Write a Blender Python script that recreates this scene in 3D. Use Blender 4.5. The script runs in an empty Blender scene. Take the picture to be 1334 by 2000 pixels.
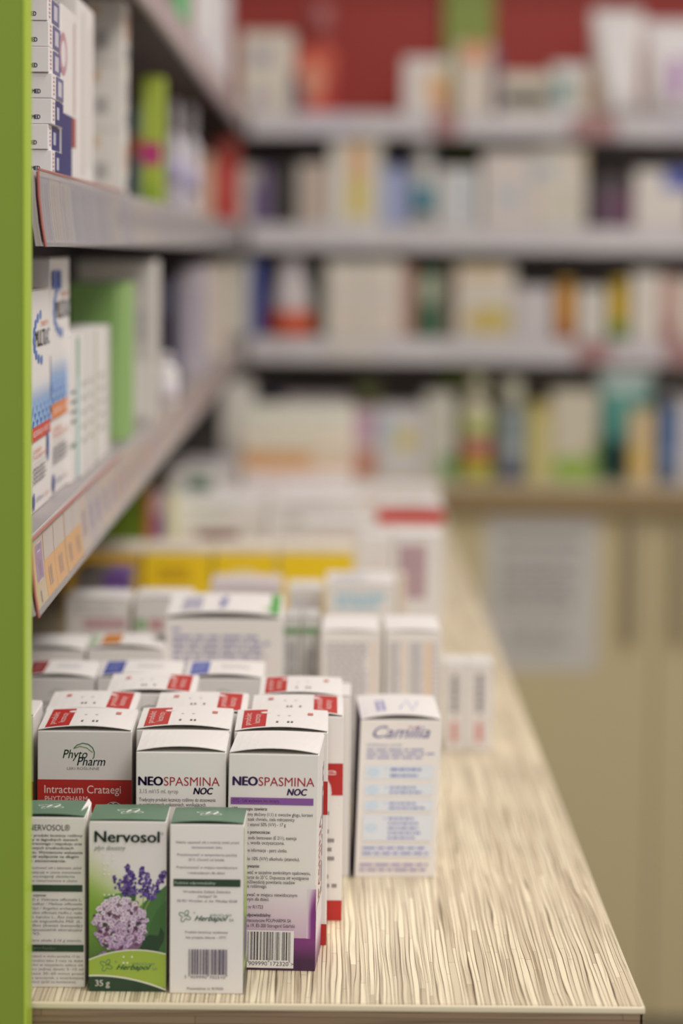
import bpy, math, random
from mathutils import Vector, Matrix

random.seed(7)
S = bpy.context.scene
COL = S.collection
R = math.radians

# ------------------------------------------------------------------ camera
FPX = 5555.0                      # 100 mm lens on a 24 x 36 mm upright frame, in pixels of a 2000 px high picture
EYE = Vector((0.0, 0.0, 0.388))   # the worktop is z = 0
PITCH, YAW, ROLL = 5.30, -0.19, 0.57
ROT = (Matrix.Rotation(R(YAW), 3, 'Z') @ Matrix.Rotation(R(90 - PITCH), 3, 'X') @ Matrix.Rotation(R(ROLL), 3, 'Z'))
cd = bpy.data.cameras.new('camera')
cd.sensor_fit = 'VERTICAL'; cd.sensor_height = 36.0; cd.sensor_width = 24.0
cd.lens = 36.0 * FPX / 2000.0
cd.clip_start = 0.05; cd.clip_end = 60
cd.dof.use_dof = True
cd.dof.focus_distance = 1.556
cd.dof.aperture_fstop = 4.2
cam = bpy.data.objects.new('camera', cd); COL.objects.link(cam)
cam.matrix_world = Matrix.Translation(EYE) @ ROT.to_4x4()
S.camera = cam
# ------------------------------------------------------------------ world, lights, exposure
w = bpy.data.worlds.new('room_light'); S.world = w; w.use_nodes = True
bg = w.node_tree.nodes['Background']
bg.inputs[0].default_value = (1.0, 0.955, 0.935, 1); bg.inputs[1].default_value = 0.46
def area(name, loc, rot, sx, sy, power, col):
    l = bpy.data.lights.new(name, 'AREA'); l.shape = 'RECTANGLE'; l.size = sx; l.size_y = sy
    l.energy = power; l.color = col
    o = bpy.data.objects.new(name, l); COL.objects.link(o)
    o.location = loc; o.rotation_euler = rot
    return o
WARM = (1.0, 0.95, 0.91)
area('ceiling_lamp', (0.85, 1.0, 2.05), (0, R(8), 0), 0.6, 1.3, 26, WARM)
area('ceiling_lamp', (0.85, 3.0, 2.05), (0, R(8), 0), 0.6, 1.3, 26, WARM)
area('ceiling_lamp', (0.7, -0.9, 1.95), (R(30), R(8), 0), 1.3, 0.6, 25, WARM)
S.view_settings.view_transform = 'Standard'; S.view_settings.look = 'None'
S.view_settings.gamma = 1.0; S.view_settings.use_curve_mapping = False
S.view_settings.exposure = 0.0
S.cycles.use_denoising = True
S.cycles.max_bounces = 8

# ------------------------------------------------------------------ helpers
def ray(px, py):
    return ROT @ Vector(((px - 667.0) / FPX, -(py - 1000.0) / FPX, -1.0))
def at_y(px, py, y):
    d = ray(px, py); return EYE + d * (y / d.y)
def at_x(px, py, x):
    d = ray(px, py); return EYE + d * (x / d.x)
def at_z(px, py, z):
    d = ray(px, py); return EYE + d * ((z - EYE.z) / d.z)
def proj(p):
    c = ROT.transposed() @ (Vector(p) - EYE)
    return 667 + FPX * c.x / -c.z, 1000 - FPX * c.y / -c.z
def lin(c):
    return tuple((v / 255.0 / 12.92) if v <= 10.3 else ((v / 255.0 + 0.055) / 1.055) ** 2.4 for v in c)

WHITE = (236, 231, 226)
CREAM = (231, 221, 204)
INK = (74, 66, 82)
MATS = {}
def new_mat(name):
    m = bpy.data.materials.new(name); m.use_nodes = True
    nt = m.node_tree; b = nt.nodes['Principled BSDF']
    return m, nt, b
def mat(col, rough=0.45, metal=0.0, name='painted'):
    k = (tuple(col), rough, metal)
    if k not in MATS:
        m, nt, b = new_mat(name)
        b.inputs['Base Color'].default_value = (*lin(col), 1)
        b.inputs['Roughness'].default_value = rough
        b.inputs['Metallic'].default_value = metal
        MATS[k] = m
    return MATS[k]
def carton(col):
    """coated paperboard: plain colour with a very faint mottling and fibre relief"""
    k = ('carton', tuple(col))
    if k not in MATS:
        m, nt, b = new_mat('coated_paperboard')
        n = nt.nodes.new('ShaderNodeTexNoise'); n.inputs['Scale'].default_value = 60; n.inputs['Detail'].default_value = 4
        tc = nt.nodes.new('ShaderNodeTexCoord'); nt.links.new(tc.outputs['Object'], n.inputs['Vector'])
        mx = nt.nodes.new('ShaderNodeMix'); mx.data_type = 'RGBA'
        c = lin(col)
        mx.inputs[6].default_value = (*[v * 0.965 for v in c], 1); mx.inputs[7].default_value = (*[min(1, v * 1.02) for v in c], 1)
        nt.links.new(n.outputs['Fac'], mx.inputs[0]); nt.links.new(mx.outputs[2], b.inputs['Base Color'])
        b.inputs['Roughness'].default_value = 0.42
        MATS[k] = m
    return MATS[k]
def ink():
    if 'ink' not in MATS:
        m, nt, b = new_mat('printed_ink')
        a = nt.nodes.new('ShaderNodeVertexColor'); a.layer_name = 'ink'
        nt.links.new(a.outputs['Color'], b.inputs['Base Color'])
        b.inputs['Roughness'].default_value = 0.4
        MATS['ink'] = m
    return MATS['ink']

def tag(o, label=None, cat=None, group=None, kind=None):
    if label: o['label'] = label
    if cat: o['category'] = cat
    if group: o['group'] = group
    if kind: o['kind'] = kind
    return o
def mesh_obj(name, verts, faces, m, parent=None, smooth=False):
    me = bpy.data.meshes.new(name); me.from_pydata([tuple(v) for v in verts], [], faces)
    for x in (m if isinstance(m, (list, tuple)) else [m]): me.materials.append(x)
    if smooth: me.polygons.foreach_set('use_smooth', [True] * len(me.polygons))
    me.update()
    o = bpy.data.objects.new(name, me); COL.objects.link(o)
    if parent: o.parent = parent
    return o
def empty(name, loc, rz=0.0):
    o = bpy.data.objects.new(name, None); COL.objects.link(o)
    o.location = loc; o.rotation_euler = (0, 0, rz); o.empty_display_size = 0.01
    return o
def box_geo(x0, x1, y0, y1, z0, z1):
    v = [(x0, y0, z0), (x1, y0, z0), (x1, y1, z0), (x0, y1, z0), (x0, y0, z1), (x1, y0, z1), (x1, y1, z1), (x0, y1, z1)]
    f = [(0, 3, 2, 1), (4, 5, 6, 7), (0, 1, 5, 4), (1, 2, 6, 5), (2, 3, 7, 6), (3, 0, 4, 7)]
    return v, f
def box_obj(name, b, m, parent=None, bevel=0.0):
    v, f = box_geo(*b); o = mesh_obj(name, v, f, m, parent)
    if bevel:
        md = o.modifiers.new('edge', 'BEVEL'); md.width = bevel; md.segments = 2
    return o

# ------------------------------------------------------------------ print on the faces of packages
TXT = {}
def text_mesh(s, bold=0.0, shear=0.0):
    k = (s, bold, shear)
    if k not in TXT:
        c = bpy.data.curves.new('lettering', 'FONT'); c.body = s; c.size = 1.0; c.resolution_u = 3
        c.offset = bold; c.shear = shear
        o = bpy.data.objects.new('lettering', c)
        me = bpy.data.meshes.new_from_object(o)
        vs = [(v.co.x, v.co.y) for v in me.vertices]; fs = [tuple(p.vertices) for p in me.polygons]
        bpy.data.objects.remove(o); bpy.data.curves.remove(c); bpy.data.meshes.remove(me)
        xs = [v[0] for v in vs] or [0, 1]
        TXT[k] = (vs, fs, min(xs), max(xs))
    return TXT[k]
L_ = ["0001101", "0011001", "0010011", "0111101", "0100011", "0110001", "0101111", "0111011", "0110111", "0001011"]
PAR = ["LLLLLL", "LLGLGG", "LLGGLG", "LLGGGL", "LGLLGG", "LGGLLG", "LGGGLL", "LGLGLG", "LGLGGL", "LGGLGL"]
def ean(code):
    inv = lambda s: ''.join('1' if c == '0' else '0' for c in s)
    d = [int(c) for c in code]; out = '101'
    for k in range(6):
        p = PAR[d[0]][k]; a = L_[d[k + 1]]
        out += a if p == 'L' else inv(a)[::-1]
    out += '01010'
    for k in range(7, 13): out += inv(L_[d[k]])
    return out + '101'

class Print:
    """flat print in fractions of a face: u from left to right, v from the top edge down"""
    def __init__(s, W, H): s.W, s.H, s.v, s.f, s.c, s.lay = W, H, [], [], [], 0
    def add(s, pts, faces, col, lay=None):
        if lay is None: s.lay += 1; lay = s.lay
        n = len(s.v)
        for i, (a, b) in enumerate(pts):
            s.v.append((a, b, lay)); s.c.append(lin(col[i]) if isinstance(col, list) else lin(col))
        s.f += [tuple(n + i for i in f) for f in faces]
    def rect(s, u0, v0, u1, v1, col, nx=1):
        pts = []; fs = []
        for i in range(nx + 1):
            u = u0 + (u1 - u0) * i / nx; pts += [(u, v1), (u, v0)]
        for i in range(nx): fs.append((2 * i, 2 * i + 2, 2 * i + 3, 2 * i + 1))
        s.add(pts, fs, col); return s
    def grad(s, u0, v0, u1, v1, fn, nx=10, ny=16):
        pts, cs, fs = [], [], []
        for j in range(ny + 1):
            for i in range(nx + 1):
                u = u0 + (u1 - u0) * i / nx; v = v0 + (v1 - v0) * j / ny
                pts.append((u, v)); cs.append(fn(u, v))
        for j in range(ny):
            for i in range(nx):
                a = j * (nx + 1) + i; fs.append((a, a + nx + 1, a + nx + 2, a + 1))
        s.add(pts, fs, cs); return s
    def poly(s, pts, col): s.add(pts, [tuple(range(len(pts)))[::-1]], col); return s
    def ell(s, u, v, ru, rv, col, n=14, rot=0.0, lay=None):
        ca, sa = math.cos(rot), math.sin(rot); k = s.W / s.H
        pts = []
        for i in range(n):
            a = 2 * math.pi * i / n; x, y = ru * math.cos(a), rv * math.sin(a)
            pts.append((u + x * ca - y * sa, v + (x * sa + y * ca) * k))
        s.add(pts, [tuple(range(n))[::-1]], col, lay); return s
    def strip(s, pts, wd, col):
        """a line of width wd (fraction of W) along pts"""
        k = s.W / s.H; out = []; n = len(pts)
        for i in range(n):
            a = pts[max(i - 1, 0)]; b = pts[min(i + 1, n - 1)]
            dx, dy = b[0] - a[0], (b[1] - a[1]) / k; l = math.hypot(dx, dy) or 1
            ox, oy = -dy / l * wd / 2, dx / l * wd / 2 * k
            out += [(pts[i][0] + ox, pts[i][1] + oy), (pts[i][0] - ox, pts[i][1] - oy)]
        s.add(out, [(2 * i, 2 * i + 1, 2 * i + 3, 2 * i + 2) for i in range(n - 1)], col); return s
    def text(s, u, v, t, cap, col, w=None, bold=0.0, shear=0.0, right=None, rot=False):
        """baseline at v, cap height as a fraction of the face height; fitted to width w when given"""
        vs, fs, x0, x1 = text_mesh(t, 0.0, shear)
        vs0, fs0 = vs, fs; k = len(vs)
        if bold >= .01:      # heavier letters: the same glyphs overprinted a little apart
            n = 3 if bold >= .025 else 2; vs, fs = [], []
            for q in range(n):
                dx = (q / (n - 1) - .5) * bold * 1.6
                vs += [(a + dx, b + (bold * .5 if q == 1 else 0)) for a, b in vs0]; fs += [tuple(i + q * k for i in f) for f in fs0]
        if right is not None: w = right - u
        sy = cap / 0.69
        sx = (w / (x1 - x0)) if w else sy * s.H / s.W
        if rot:   # reads upwards: cap is a fraction of the width, w of the height
            sy = cap / 0.69; sx = (w / (x1 - x0)) if w else sy * s.W / s.H
            s.add([(u - b * sy, v - (a - x0) * sx) for a, b in vs], fs, col)
        else:
            s.add([(u + (a - x0) * sx, v - b * sy) for a, b in vs], fs, col)
        return s
    def lines(s, u0, v0, u1, v1, n, col, fill=0.42, ragged=0.25):
        """copy too small to read: word-long dashes"""
        p = (v1 - v0) / n; s.lay += 1
        for i in range(n):
            u = u0; end = u1 - random.random() * ragged * (u1 - u0)
            while u < end - 0.01:
                l = min(random.uniform(0.06, 0.2) * (u1 - u0), end - u)
                a = v0 + p * (i + .5 - fill / 2); b = a + p * fill
                s.add([(u, b), (u + l, b), (u + l, a), (u, a)], [(0, 1, 2, 3)], col, s.lay)
                u += l + 0.03 * (u1 - u0)
        return s
    def vlines(s, u0, v0, u1, v1, n, col, fill=0.45):
        p = (u1 - u0) / n; s.lay += 1
        for i in range(n):
            v = v1
            while v > v0 + 0.01:
                l = min(random.uniform(0.08, 0.24) * (v1 - v0), v - v0); a = u0 + p * (i + .5 - fill / 2)
                s.add([(a, v), (a + p * fill, v), (a + p * fill, v - l), (a, v - l)], [(0, 1, 2, 3)], col, s.lay)
                v -= l + 0.03 * (v1 - v0)
        return s
    def barcode(s, u0, v0, u1, v1, code, col=(40, 34, 40)):
        bits = ean(code); m = (u1 - u0) / 95; s.lay += 1; i = 0; tail = (v1 - v0) * 0.07
        while i < 95:
            if bits[i] == '1':
                j = i
                while j < 95 and bits[j] == '1': j += 1
                b = v1 + (tail if i < 3 or i > 91 or 45 <= i < 50 else 0)
                s.add([(u0 + m * i, b), (u0 + m * j, b), (u0 + m * j, v0), (u0 + m * i, v0)], [(0, 1, 2, 3)], col, s.lay); i = j
            else: i += 1
        return s
    def ring(s, fn, wd, col, n=48):
        s.strip([fn(2 * math.pi * i / n) for i in range(n + 1)], wd, col); return s

def clover(P, u, v, r, col, wd=0.012, sq=1.0):
    """outline of a four-lobed leaf with a small letter in it"""
    k = P.W / P.H
    f = lambda t: (u + r * (0.72 + 0.3 * math.cos(4 * t)) * math.cos(t + .5), v + sq * r * k * (0.72 + 0.3 * math.cos(4 * t)) * math.sin(t + .5))
    P.ring(f, wd, col)

class Pack:
    """a folding carton: body, tucked lid flap that bows up a little, and printed faces"""
    def __init__(s, label, x, y, z, W, D, H, rz=0.0, col=WHITE, lid=None, bow=0.0012, name='medicine_carton', cat='carton', group=None, bevel=0.0006, open_=0.0, gap=0.0004, tilt=0.0, lean=0.0):
        s.W, s.D, s.H, s.bow, s.gap, s.open_, s.tilt, s.lean = W, D, H, bow, gap, open_, tilt, lean
        s.root = tag(empty(name, (x, y, z), R(rz)), label, cat, group)
        s.has_lid = lid is not False
        s.hb = H - (gap + 0.0004 if s.has_lid else 0)
        b = (-W / 2, W / 2, 0, D, 0, s.hb)
        v_, f_ = box_geo(*b)      # the back panel stands a little taller where the lid hinges; some cartons are pushed out of square
        v_ = [(x + lean * z, y, z + (tilt if z > 0 and y > 0 else 0)) for x, y, z in v_]
        s.body = mesh_obj('body', v_, f_, carton(col), s.root)
        md = s.body.modifiers.new('edge', 'BEVEL'); md.width = bevel; md.segments = 2
        s.faces = {}
        if s.has_lid:
            n = 10 if bow > 0.0004 else 4; vs = []; fs = []; th = 0.0004; lidc = lid or col
            for j in range(3):
                for i in range(n + 1):
                    t = -1 + 2 * i / n; yy = D * j / 2
                    zz = s.lift(t, yy)
                    xx = t * W / 2 * 0.985 + lean * s.hb
                    vs += [(xx, yy, s.hb + s.gap + zz), (xx, yy, s.hb + s.gap + zz + th)]
            q = lambda j, i, k: (j * (n + 1) + i) * 2 + k
            for j in range(2):
                for i in range(n):
                    fs.append((q(j, i, 1), q(j, i + 1, 1), q(j + 1, i + 1, 1), q(j + 1, i, 1)))
                    fs.append((q(j, i, 0), q(j + 1, i, 0), q(j + 1, i + 1, 0), q(j, i + 1, 0)))
            for i in range(n):
                fs.append((q(0, i, 0), q(0, i + 1, 0), q(0, i + 1, 1), q(0, i, 1)))
                fs.append((q(2, i, 0), q(2, i, 1), q(2, i + 1, 1), q(2, i + 1, 0)))
            for j in range(2):
                fs.append((q(j, 0, 0), q(j, 0, 1), q(j + 1, 0, 1), q(j + 1, 0, 0)))
                fs.append((q(j, n, 0), q(j + 1, n, 0), q(j + 1, n, 1), q(j, n, 1)))
            s.lidobj = mesh_obj('lid_flap', vs, fs, carton(lidc), s.root)
    def lift(s, t, yy):
        a = 1 - yy / s.D
        return s.bow * (1 - t * t) * (0.35 + 0.65 * a) + s.open_ * a + s.tilt * (1 - a)
    def face(s, F):
        if F not in s.faces:
            s.faces[F] = Print(s.D if F in 'RL' else s.W, s.D if F == 'T' else s.hb)
        return s.faces[F]
    def done(s):
        nm = {'F': 'printed_front', 'R': 'printed_side', 'L': 'printed_side', 'T': 'printed_lid'}
        for F, P in s.faces.items():
            if not P.v: continue
            vs = []
            for a, b, lay in P.v:
                o = 0.00012 + 0.00002 * min(lay, 40)
                if F == 'F': p = ((a - .5) * s.W, -o, (1 - b) * s.hb)
                elif F == 'R': p = (s.W / 2 + o, a * s.D, (1 - b) * s.hb)
                elif F == 'L': p = (-s.W / 2 - o, (1 - a) * s.D, (1 - b) * s.hb)
                else:
                    yy = (1 - b) * s.D; t = 2 * a - 1
                    z = (s.hb + s.gap + s.lift(t, yy) + 0.0004) if s.has_lid else s.hb
                    p = (t * s.W / 2 * 0.985, yy, z + o)
                vs.append((p[0] + s.lean * min(p[2], s.hb), p[1], p[2]))
            o = mesh_obj(nm[F], vs, P.f, ink(), s.root)
            ca = o.data.color_attributes.new('ink', 'FLOAT_COLOR', 'POINT')
            ca.data.foreach_set('color', [x for c in P.c for x in (*c, 1.0)])
        return s

def front(label, pl, pr, y, pt, depth, z=0.0, **k):
    """carton whose front is met at picture columns pl..pr and whose top front edge shows at row pt, standing at depth y on height z"""
    m = (pl + pr) / 2
    zt = at_y(m, pt, y).z
    pm = proj((at_y(m, pt, y).x, y, (zt + z) / 2))[1]
    xl, xr = at_y(pl, pm, y).x, at_y(pr, pm, y).x
    return Pack(label, (xl + xr) / 2 - k.get('lean', 0) * (zt - z) / 2, y, z, xr - xl, depth, max(zt - z, 0.004), **k)
def aisle(label, pn, pf, X, pt, width, z, depth=None, **k):
    """carton on the left shelves whose aisle-side face (x = X) runs from column pn back to column pf"""
    y0 = at_x(pn, 700, X).y; y1 = at_x(pf, 700, X).y
    zt = at_x(pn, pt, X).z
    return Pack(label, X - width / 2, y0, z, width, depth or (y1 - y0), zt - z, **k)

# ================================================================== the setting
STEEL = (150, 143, 141); DARKSTEEL = (150, 142, 138)
def wood(name, c1, c2, dark, along='y', row=0.0026, length=0.21, rough=0.38):
    """laminate with a print of thin reed strips"""
    m, nt, b = new_mat(name); N = nt.nodes; Lk = nt.links
    tc = N.new('ShaderNodeTexCoord'); sp = N.new('ShaderNodeSeparateXYZ'); Lk.new(tc.outputs['Object'], sp.inputs[0])
    a, c = ('Y', 'X') if along == 'y' else ('X', 'Y')
    if along == 'xz': a, c = 'X', 'Z'
    wob = N.new('ShaderNodeTexNoise'); wob.inputs['Scale'].default_value = 9; wob.inputs['Detail'].default_value = 2
    Lk.new(tc.outputs['Object'], wob.inputs['Vector'])
    wm = N.new('ShaderNodeMath'); wm.operation = 'MULTIPLY_ADD'; wm.inputs[1].default_value = 0.0022
    Lk.new(wob.outputs['Fac'], wm.inputs[0]); Lk.new(sp.outputs[c], wm.inputs[2])
    w2s = N.new('ShaderNodeCombineXYZ')
    for i_, (ax, k_) in enumerate(((a, 5.0), (c, 170.0))):
        mm = N.new('ShaderNodeMath'); mm.operation = 'MULTIPLY'; mm.inputs[1].default_value = k_; Lk.new(sp.outputs[ax], mm.inputs[0]); Lk.new(mm.outputs[0], w2s.inputs[i_])
    w2 = N.new('ShaderNodeTexNoise'); w2.inputs['Scale'].default_value = 1.0; w2.inputs['Detail'].default_value = 1; Lk.new(w2s.outputs[0], w2.inputs['Vector'])
    wm0 = wm
    wm = N.new('ShaderNodeMath'); wm.operation = 'MULTIPLY_ADD'; wm.inputs[1].default_value = 0.0052; Lk.new(w2.outputs['Fac'], wm.inputs[0]); Lk.new(wm0.outputs[0], wm.inputs[2])
    cb = N.new('ShaderNodeCombineXYZ'); Lk.new(sp.outputs[a], cb.inputs[0]); Lk.new(wm.outputs[0], cb.inputs[1])
    fl = N.new('ShaderNodeMath'); fl.operation = 'DIVIDE'; fl.inputs[1].default_value = row; Lk.new(wm.outputs[0], fl.inputs[0])
    f2 = N.new('ShaderNodeMath'); f2.operation = 'FLOOR'; Lk.new(fl.outputs[0], f2.inputs[0])
    wn = N.new('ShaderNodeTexWhiteNoise'); wn.noise_dimensions = '1D'; Lk.new(f2.outputs[0], wn.inputs['W'])
    sh = N.new('ShaderNodeMath'); sh.operation = 'MULTIPLY_ADD'; sh.inputs[1].default_value = length * 3; Lk.new(wn.outputs['Value'], sh.inputs[0]); Lk.new(sp.outputs[a], sh.inputs[2])
    c2_ = N.new('ShaderNodeCombineXYZ'); Lk.new(sh.outputs[0], c2_.inputs[0]); Lk.new(wm.outputs[0], c2_.inputs[1])
    br = N.new('ShaderNodeTexBrick'); Lk.new(c2_.outputs[0], br.inputs['Vector'])
    br.offset = 0.0; br.offset_frequency = 2; br.squash = 1.0
    br.inputs['Color1'].default_value = (*lin(c1), 1); br.inputs['Color2'].default_value = (*lin(c2), 1); br.inputs['Mortar'].default_value = (*lin(dark), 1)
    br.inputs['Scale'].default_value = 1.0; br.inputs['Brick Width'].default_value = length; br.inputs['Row Height'].default_value = row
    br.inputs['Mortar Size'].default_value = 0.00026; br.inputs['Mortar Smooth'].default_value = 0.5; br.inputs['Bias'].default_value = -0.3
    st = N.new('ShaderNodeTexNoise'); st.inputs['Scale'].default_value = 1.0; st.inputs['Detail'].default_value = 3
    sc = N.new('ShaderNodeVectorMath'); sc.operation = 'MULTIPLY'; sc.inputs[1].default_value = (7, 900, 1); Lk.new(cb.outputs[0], sc.inputs[0]); Lk.new(sc.outputs[0], st.inputs['Vector'])
    rp = N.new('ShaderNodeValToRGB'); rp.color_ramp.elements[0].position = 0.33; rp.color_ramp.elements[0].color = (0.40, 0.35, 0.30, 1)
    rp.color_ramp.elements[1].position = 0.50; rp.color_ramp.elements[1].color = (1, 1, 1, 1)
    Lk.new(st.outputs['Fac'], rp.inputs[0])
    mx = N.new('ShaderNodeMix'); mx.data_type = 'RGBA'; mx.blend_type = 'MULTIPLY'; mx.inputs[0].default_value = 0.85
    Lk.new(br.outputs['Color'], mx.inputs[6]); Lk.new(rp.outputs[0], mx.inputs[7]); Lk.new(mx.outputs[2], b.inputs['Base Color'])
    b.inputs['Roughness'].default_value = rough
    return m
M_top = wood('reed_laminate', (240, 226, 194), (192, 174, 144), (114, 95, 74))
M_edge = wood('brown_edge_laminate', (150, 128, 100), (128, 106, 80), (92, 74, 56), along='xz', row=0.004, length=0.3)
M_green = mat((150, 176, 46), 0.5, name='green_laminate')
M_cream = mat((203, 189, 148), 0.5, name='cream_laminate')
M_steel = mat(STEEL, 0.5, 0.0, name='grey_powder_coat')
M_dark = mat(DARKSTEEL, 0.55, 0.0, name='dark_powder_coat')
M_red = mat((182, 52, 40), 0.5, name='red_panel')
M_wall = mat((205, 198, 186), 0.7, name='wall_paint')

FARY, FARLIP = 5.22, 4.90        # far back panel, far shelf fronts
NEARY = 1.437                    # front edge of the worktop
XB, XL, XR = -0.455, -0.155, 0.1635   # left back panel, left shelf fronts, worktop aisle edge
ZS = (0.235, 0.427, 0.619)       # shelf tops
FCY = 4.60                       # front of the far worktop
XE = 1.30

tag(box_obj('floor', (-0.8, 2.6, -1.2, 5.6, -0.92, -0.90), mat((150, 142, 130), 0.5)), kind='structure')
tag(box_obj('wall_left', (-0.62, -0.5, 1.40, 5.45, -0.90, 2.4), M_wall), kind='structure')
tag(box_obj('wall_back', (-0.5, 2.6, FARY + 0.06, FARY + 0.20, -0.90, 2.4), M_wall), kind='structure')

# green end board of the shelving run
pf = at_y(46, 1000, 1.405); pb = at_y(58, 1000, 1.433)
e = tag(empty('shelving_end_board', (pf.x, 1.405, -0.90)), 'tall bright green board closing the near end of the shelving', 'panel')
M_face = mat((128, 152, 44), 0.5, name='green_board_face')
box_obj('board', (-0.34, 0, 0.0008, 0.0275, 0, 2.2), M_face, e)
box_obj('edge_band', (0.0, 0.0012, 0.0004, 0.0279, 0, 2.2), mat((178, 205, 62), 0.4, name='lit_green_edging'), e)  # edge toned lighter than the face, light from the right put into the colour

# L-shaped worktop
e = tag(empty('worktop', (0, 0, 0)), 'long worktop printed with pale reed strips under the cartons', 'counter')
v = [(-0.45, NEARY), (XR, NEARY), (XR, FCY), (XE, FCY), (XE, FARY), (-0.45, FARY)]
T = 0.038; ch = 0.0016
def prism(pts, z0, z1):
    n = len(pts); vs = [(x, y, z0) for x, y in pts] + [(x, y, z1) for x, y in pts]
    fs = [tuple(range(n - 1, -1, -1)), tuple(range(n, 2 * n))] + [(i, (i + 1) % n, n + (i + 1) % n, n + i) for i in range(n)]
    return vs, fs
inn = [(-0.45, NEARY + ch), (XR - ch, NEARY + ch), (XR - ch, FCY + ch), (XE, FCY + ch), (XE, FARY), (-0.45, FARY)]
vs, fs = prism(inn, -T, 0.0); mesh_obj('slab', vs, fs, M_top, e)
M_lip = mat((226, 214, 184), 0.35, name='cream_edging')
box_obj('edge_strip', (-0.154, XR, NEARY - 0.0006, NEARY + ch, -0.0042, -0.0002), M_lip, e, 0.0012)
box_obj('edge_strip', (XR - ch, XR + 0.0006, NEARY - 0.0006, FCY, -0.0042, -0.0002), M_lip, e, 0.0012)
box_obj('front_edging', (-0.154, XR - 0.0008, NEARY, NEARY + ch, -T, -0.0043), M_edge, e)
box_obj('front_edging', (XR - ch - 0.0004, XR, NEARY, FCY, -T, -0.0043), M_edge, e)
box_obj('front_edging', (XR, XE, FCY - 0.0002, FCY + ch, -T, -0.0002), mat((150, 126, 88), 0.4, name='brown_edging'), e)

# base cabinets
e = tag(empty('base_cabinet', (0, 0, -0.90)), 'cream base cabinet carrying the near worktop', 'cabinet')
box_obj('carcass', (-0.44, 0.138, 1.47, 4.61, 0.08, 0.862), M_cream, e)
box_obj('plinth', (-0.44, 0.10, 1.50, 4.61, 0.0, 0.08), M_dark, e)
for i in range(5):
    y0 = 1.475 + i * 0.625
    box_obj('door', (0.1385, 0.156, y0 + .002, y0 + .623, 0.085, 0.858), M_cream, e, 0.001)
e = tag(empty('base_cabinet', (0, FCY, -0.90)), 'cream cupboard with long bar handles across the end of the aisle', 'cabinet')
box_obj('carcass', (0.158, XE, 0.04, 0.60, 0.08, 0.862), M_cream, e)
box_obj('plinth', (0.158, XE, 0.07, 0.60, 0.0, 0.08), M_dark, e)
xg = at_y(1281, 1150, FCY + 0.02).x
for x0, x1, hx in ((0.160, xg - .0015, at_y(1232, 1130, FCY).x), (xg + .0015, xg + 0.36, at_y(1331, 1130, FCY).x), (xg + 0.363, XE, None)):
    d = box_obj('door', (x0, x1, 0.02, 0.038, 0.020, 0.858), M_cream, e, 0.001)
    if hx:
        z1 = at_y(1232, 1010, FCY).z + 0.90; z0 = at_y(1232, 1255, FCY).z + 0.90
        box_obj('handle', (hx - .010, hx + .010, 0.004, 0.0195, z0, z1), mat((150, 138, 112), 0.45, 0.2, name='satin_metal'), d, 0.003)

# paper notice on the cupboard door
a = at_y(948, 1004, FCY + 0.018); b = at_y(1165, 1312, FCY + 0.018)
nz = b.z; n = tag(empty('paper_notice', ((a.x + b.x) / 2, FCY + 0.0194, nz)), 'white sheet of paper taped to the cream cupboard door', 'paper')
box_obj('sheet', (-(b.x - a.x) / 2, (b.x - a.x) / 2, -0.0005, 0.0, 0, a.z - b.z), mat((205, 201, 196), 0.6, name='paper'), n)
P = Print(b.x - a.x, a.z - b.z)
P.rect(.12, .15, .86, .20, (150, 146, 140)).lines(.12, .26, .88, .62, 9, (140, 136, 132), .5).lines(.2, .68, .8, .9, 4, (160, 156, 152), .5)
o = mesh_obj('printed_lines', [((u - .5) * P.W, -0.0008, (1 - vv) * P.H) for u, vv, _ in P.v], P.f, ink(), n)
o.data.color_attributes.new('ink', 'FLOAT_COLOR', 'POINT').data.foreach_set('color', [x for c in P.c for x in (*c, 1.0)])

# back panels of the shelving
e = tag(empty('shelving_unit', (0, 0, 0)), 'grey back panel of the shelving along the left', 'panel')
box_obj('panel', (XB - 0.02, XB, 1.434, FARY, 0.001, 1.6), mat((104, 96, 94), 0.55, name='dark_powder_coat'), e)  # far panel's coating toned darker, deep shade of this side painted in
e = tag(empty('shelving_unit', (0, FARY, 0)), 'back panel of the far shelving, grey below and red above with green upright', 'panel')
box_obj('grey_panel', (XB + .001, XE, 0.001, 0.02, 0.001, 0.60), M_dark, e)
gx0 = at_y(868, 100, FARY - .005).x; gx1 = at_y(962, 100, FARY - .005).x
box_obj('red_panel', (XB + .001, gx0 - .002, 0.001, 0.02, 0.605, 1.6), M_red, e)
box_obj('red_panel', (gx1 + .002, XE, 0.001, 0.02, 0.605, 1.6), M_red, e)
box_obj('upright', (gx0, gx1, -0.02, 0.012, 0.001, 1.6), mat((158, 178, 82), 0.5, name='green_upright'), e)
# unseen board over the far shelving, added to shade the top of the red panel
tag(box_obj('shade_board_1', (XB, XE, 5.02, FARY, 0.965, 0.99), M_steel), kind='structure')

# clear plastic of the price rails
m, nt, b_ = new_mat('clear_plastic')
b_.inputs['Base Color'].default_value = (0.93, 0.92, 0.93, 1); b_.inputs['Roughness'].default_value = 0.16
b_.inputs['Transmission Weight'].default_value = 0.0; b_.inputs['IOR'].default_value = 1.45
tr = nt.nodes.new('ShaderNodeBsdfTransparent'); tr.inputs[0].default_value = (0.94, 0.93, 0.93, 1)
ms = nt.nodes.new('ShaderNodeMixShader'); ms.inputs[0].default_value = 0.16
nt.links.new(tr.outputs[0], ms.inputs[1]); nt.links.new(b_.outputs[0], ms.inputs[2])
nt.links.new(ms.outputs[0], nt.nodes['Material Output'].inputs[0])
M_clear = m
M_pink = mat((176, 104, 96), 0.3, name='pink_refraction_edge')

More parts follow.
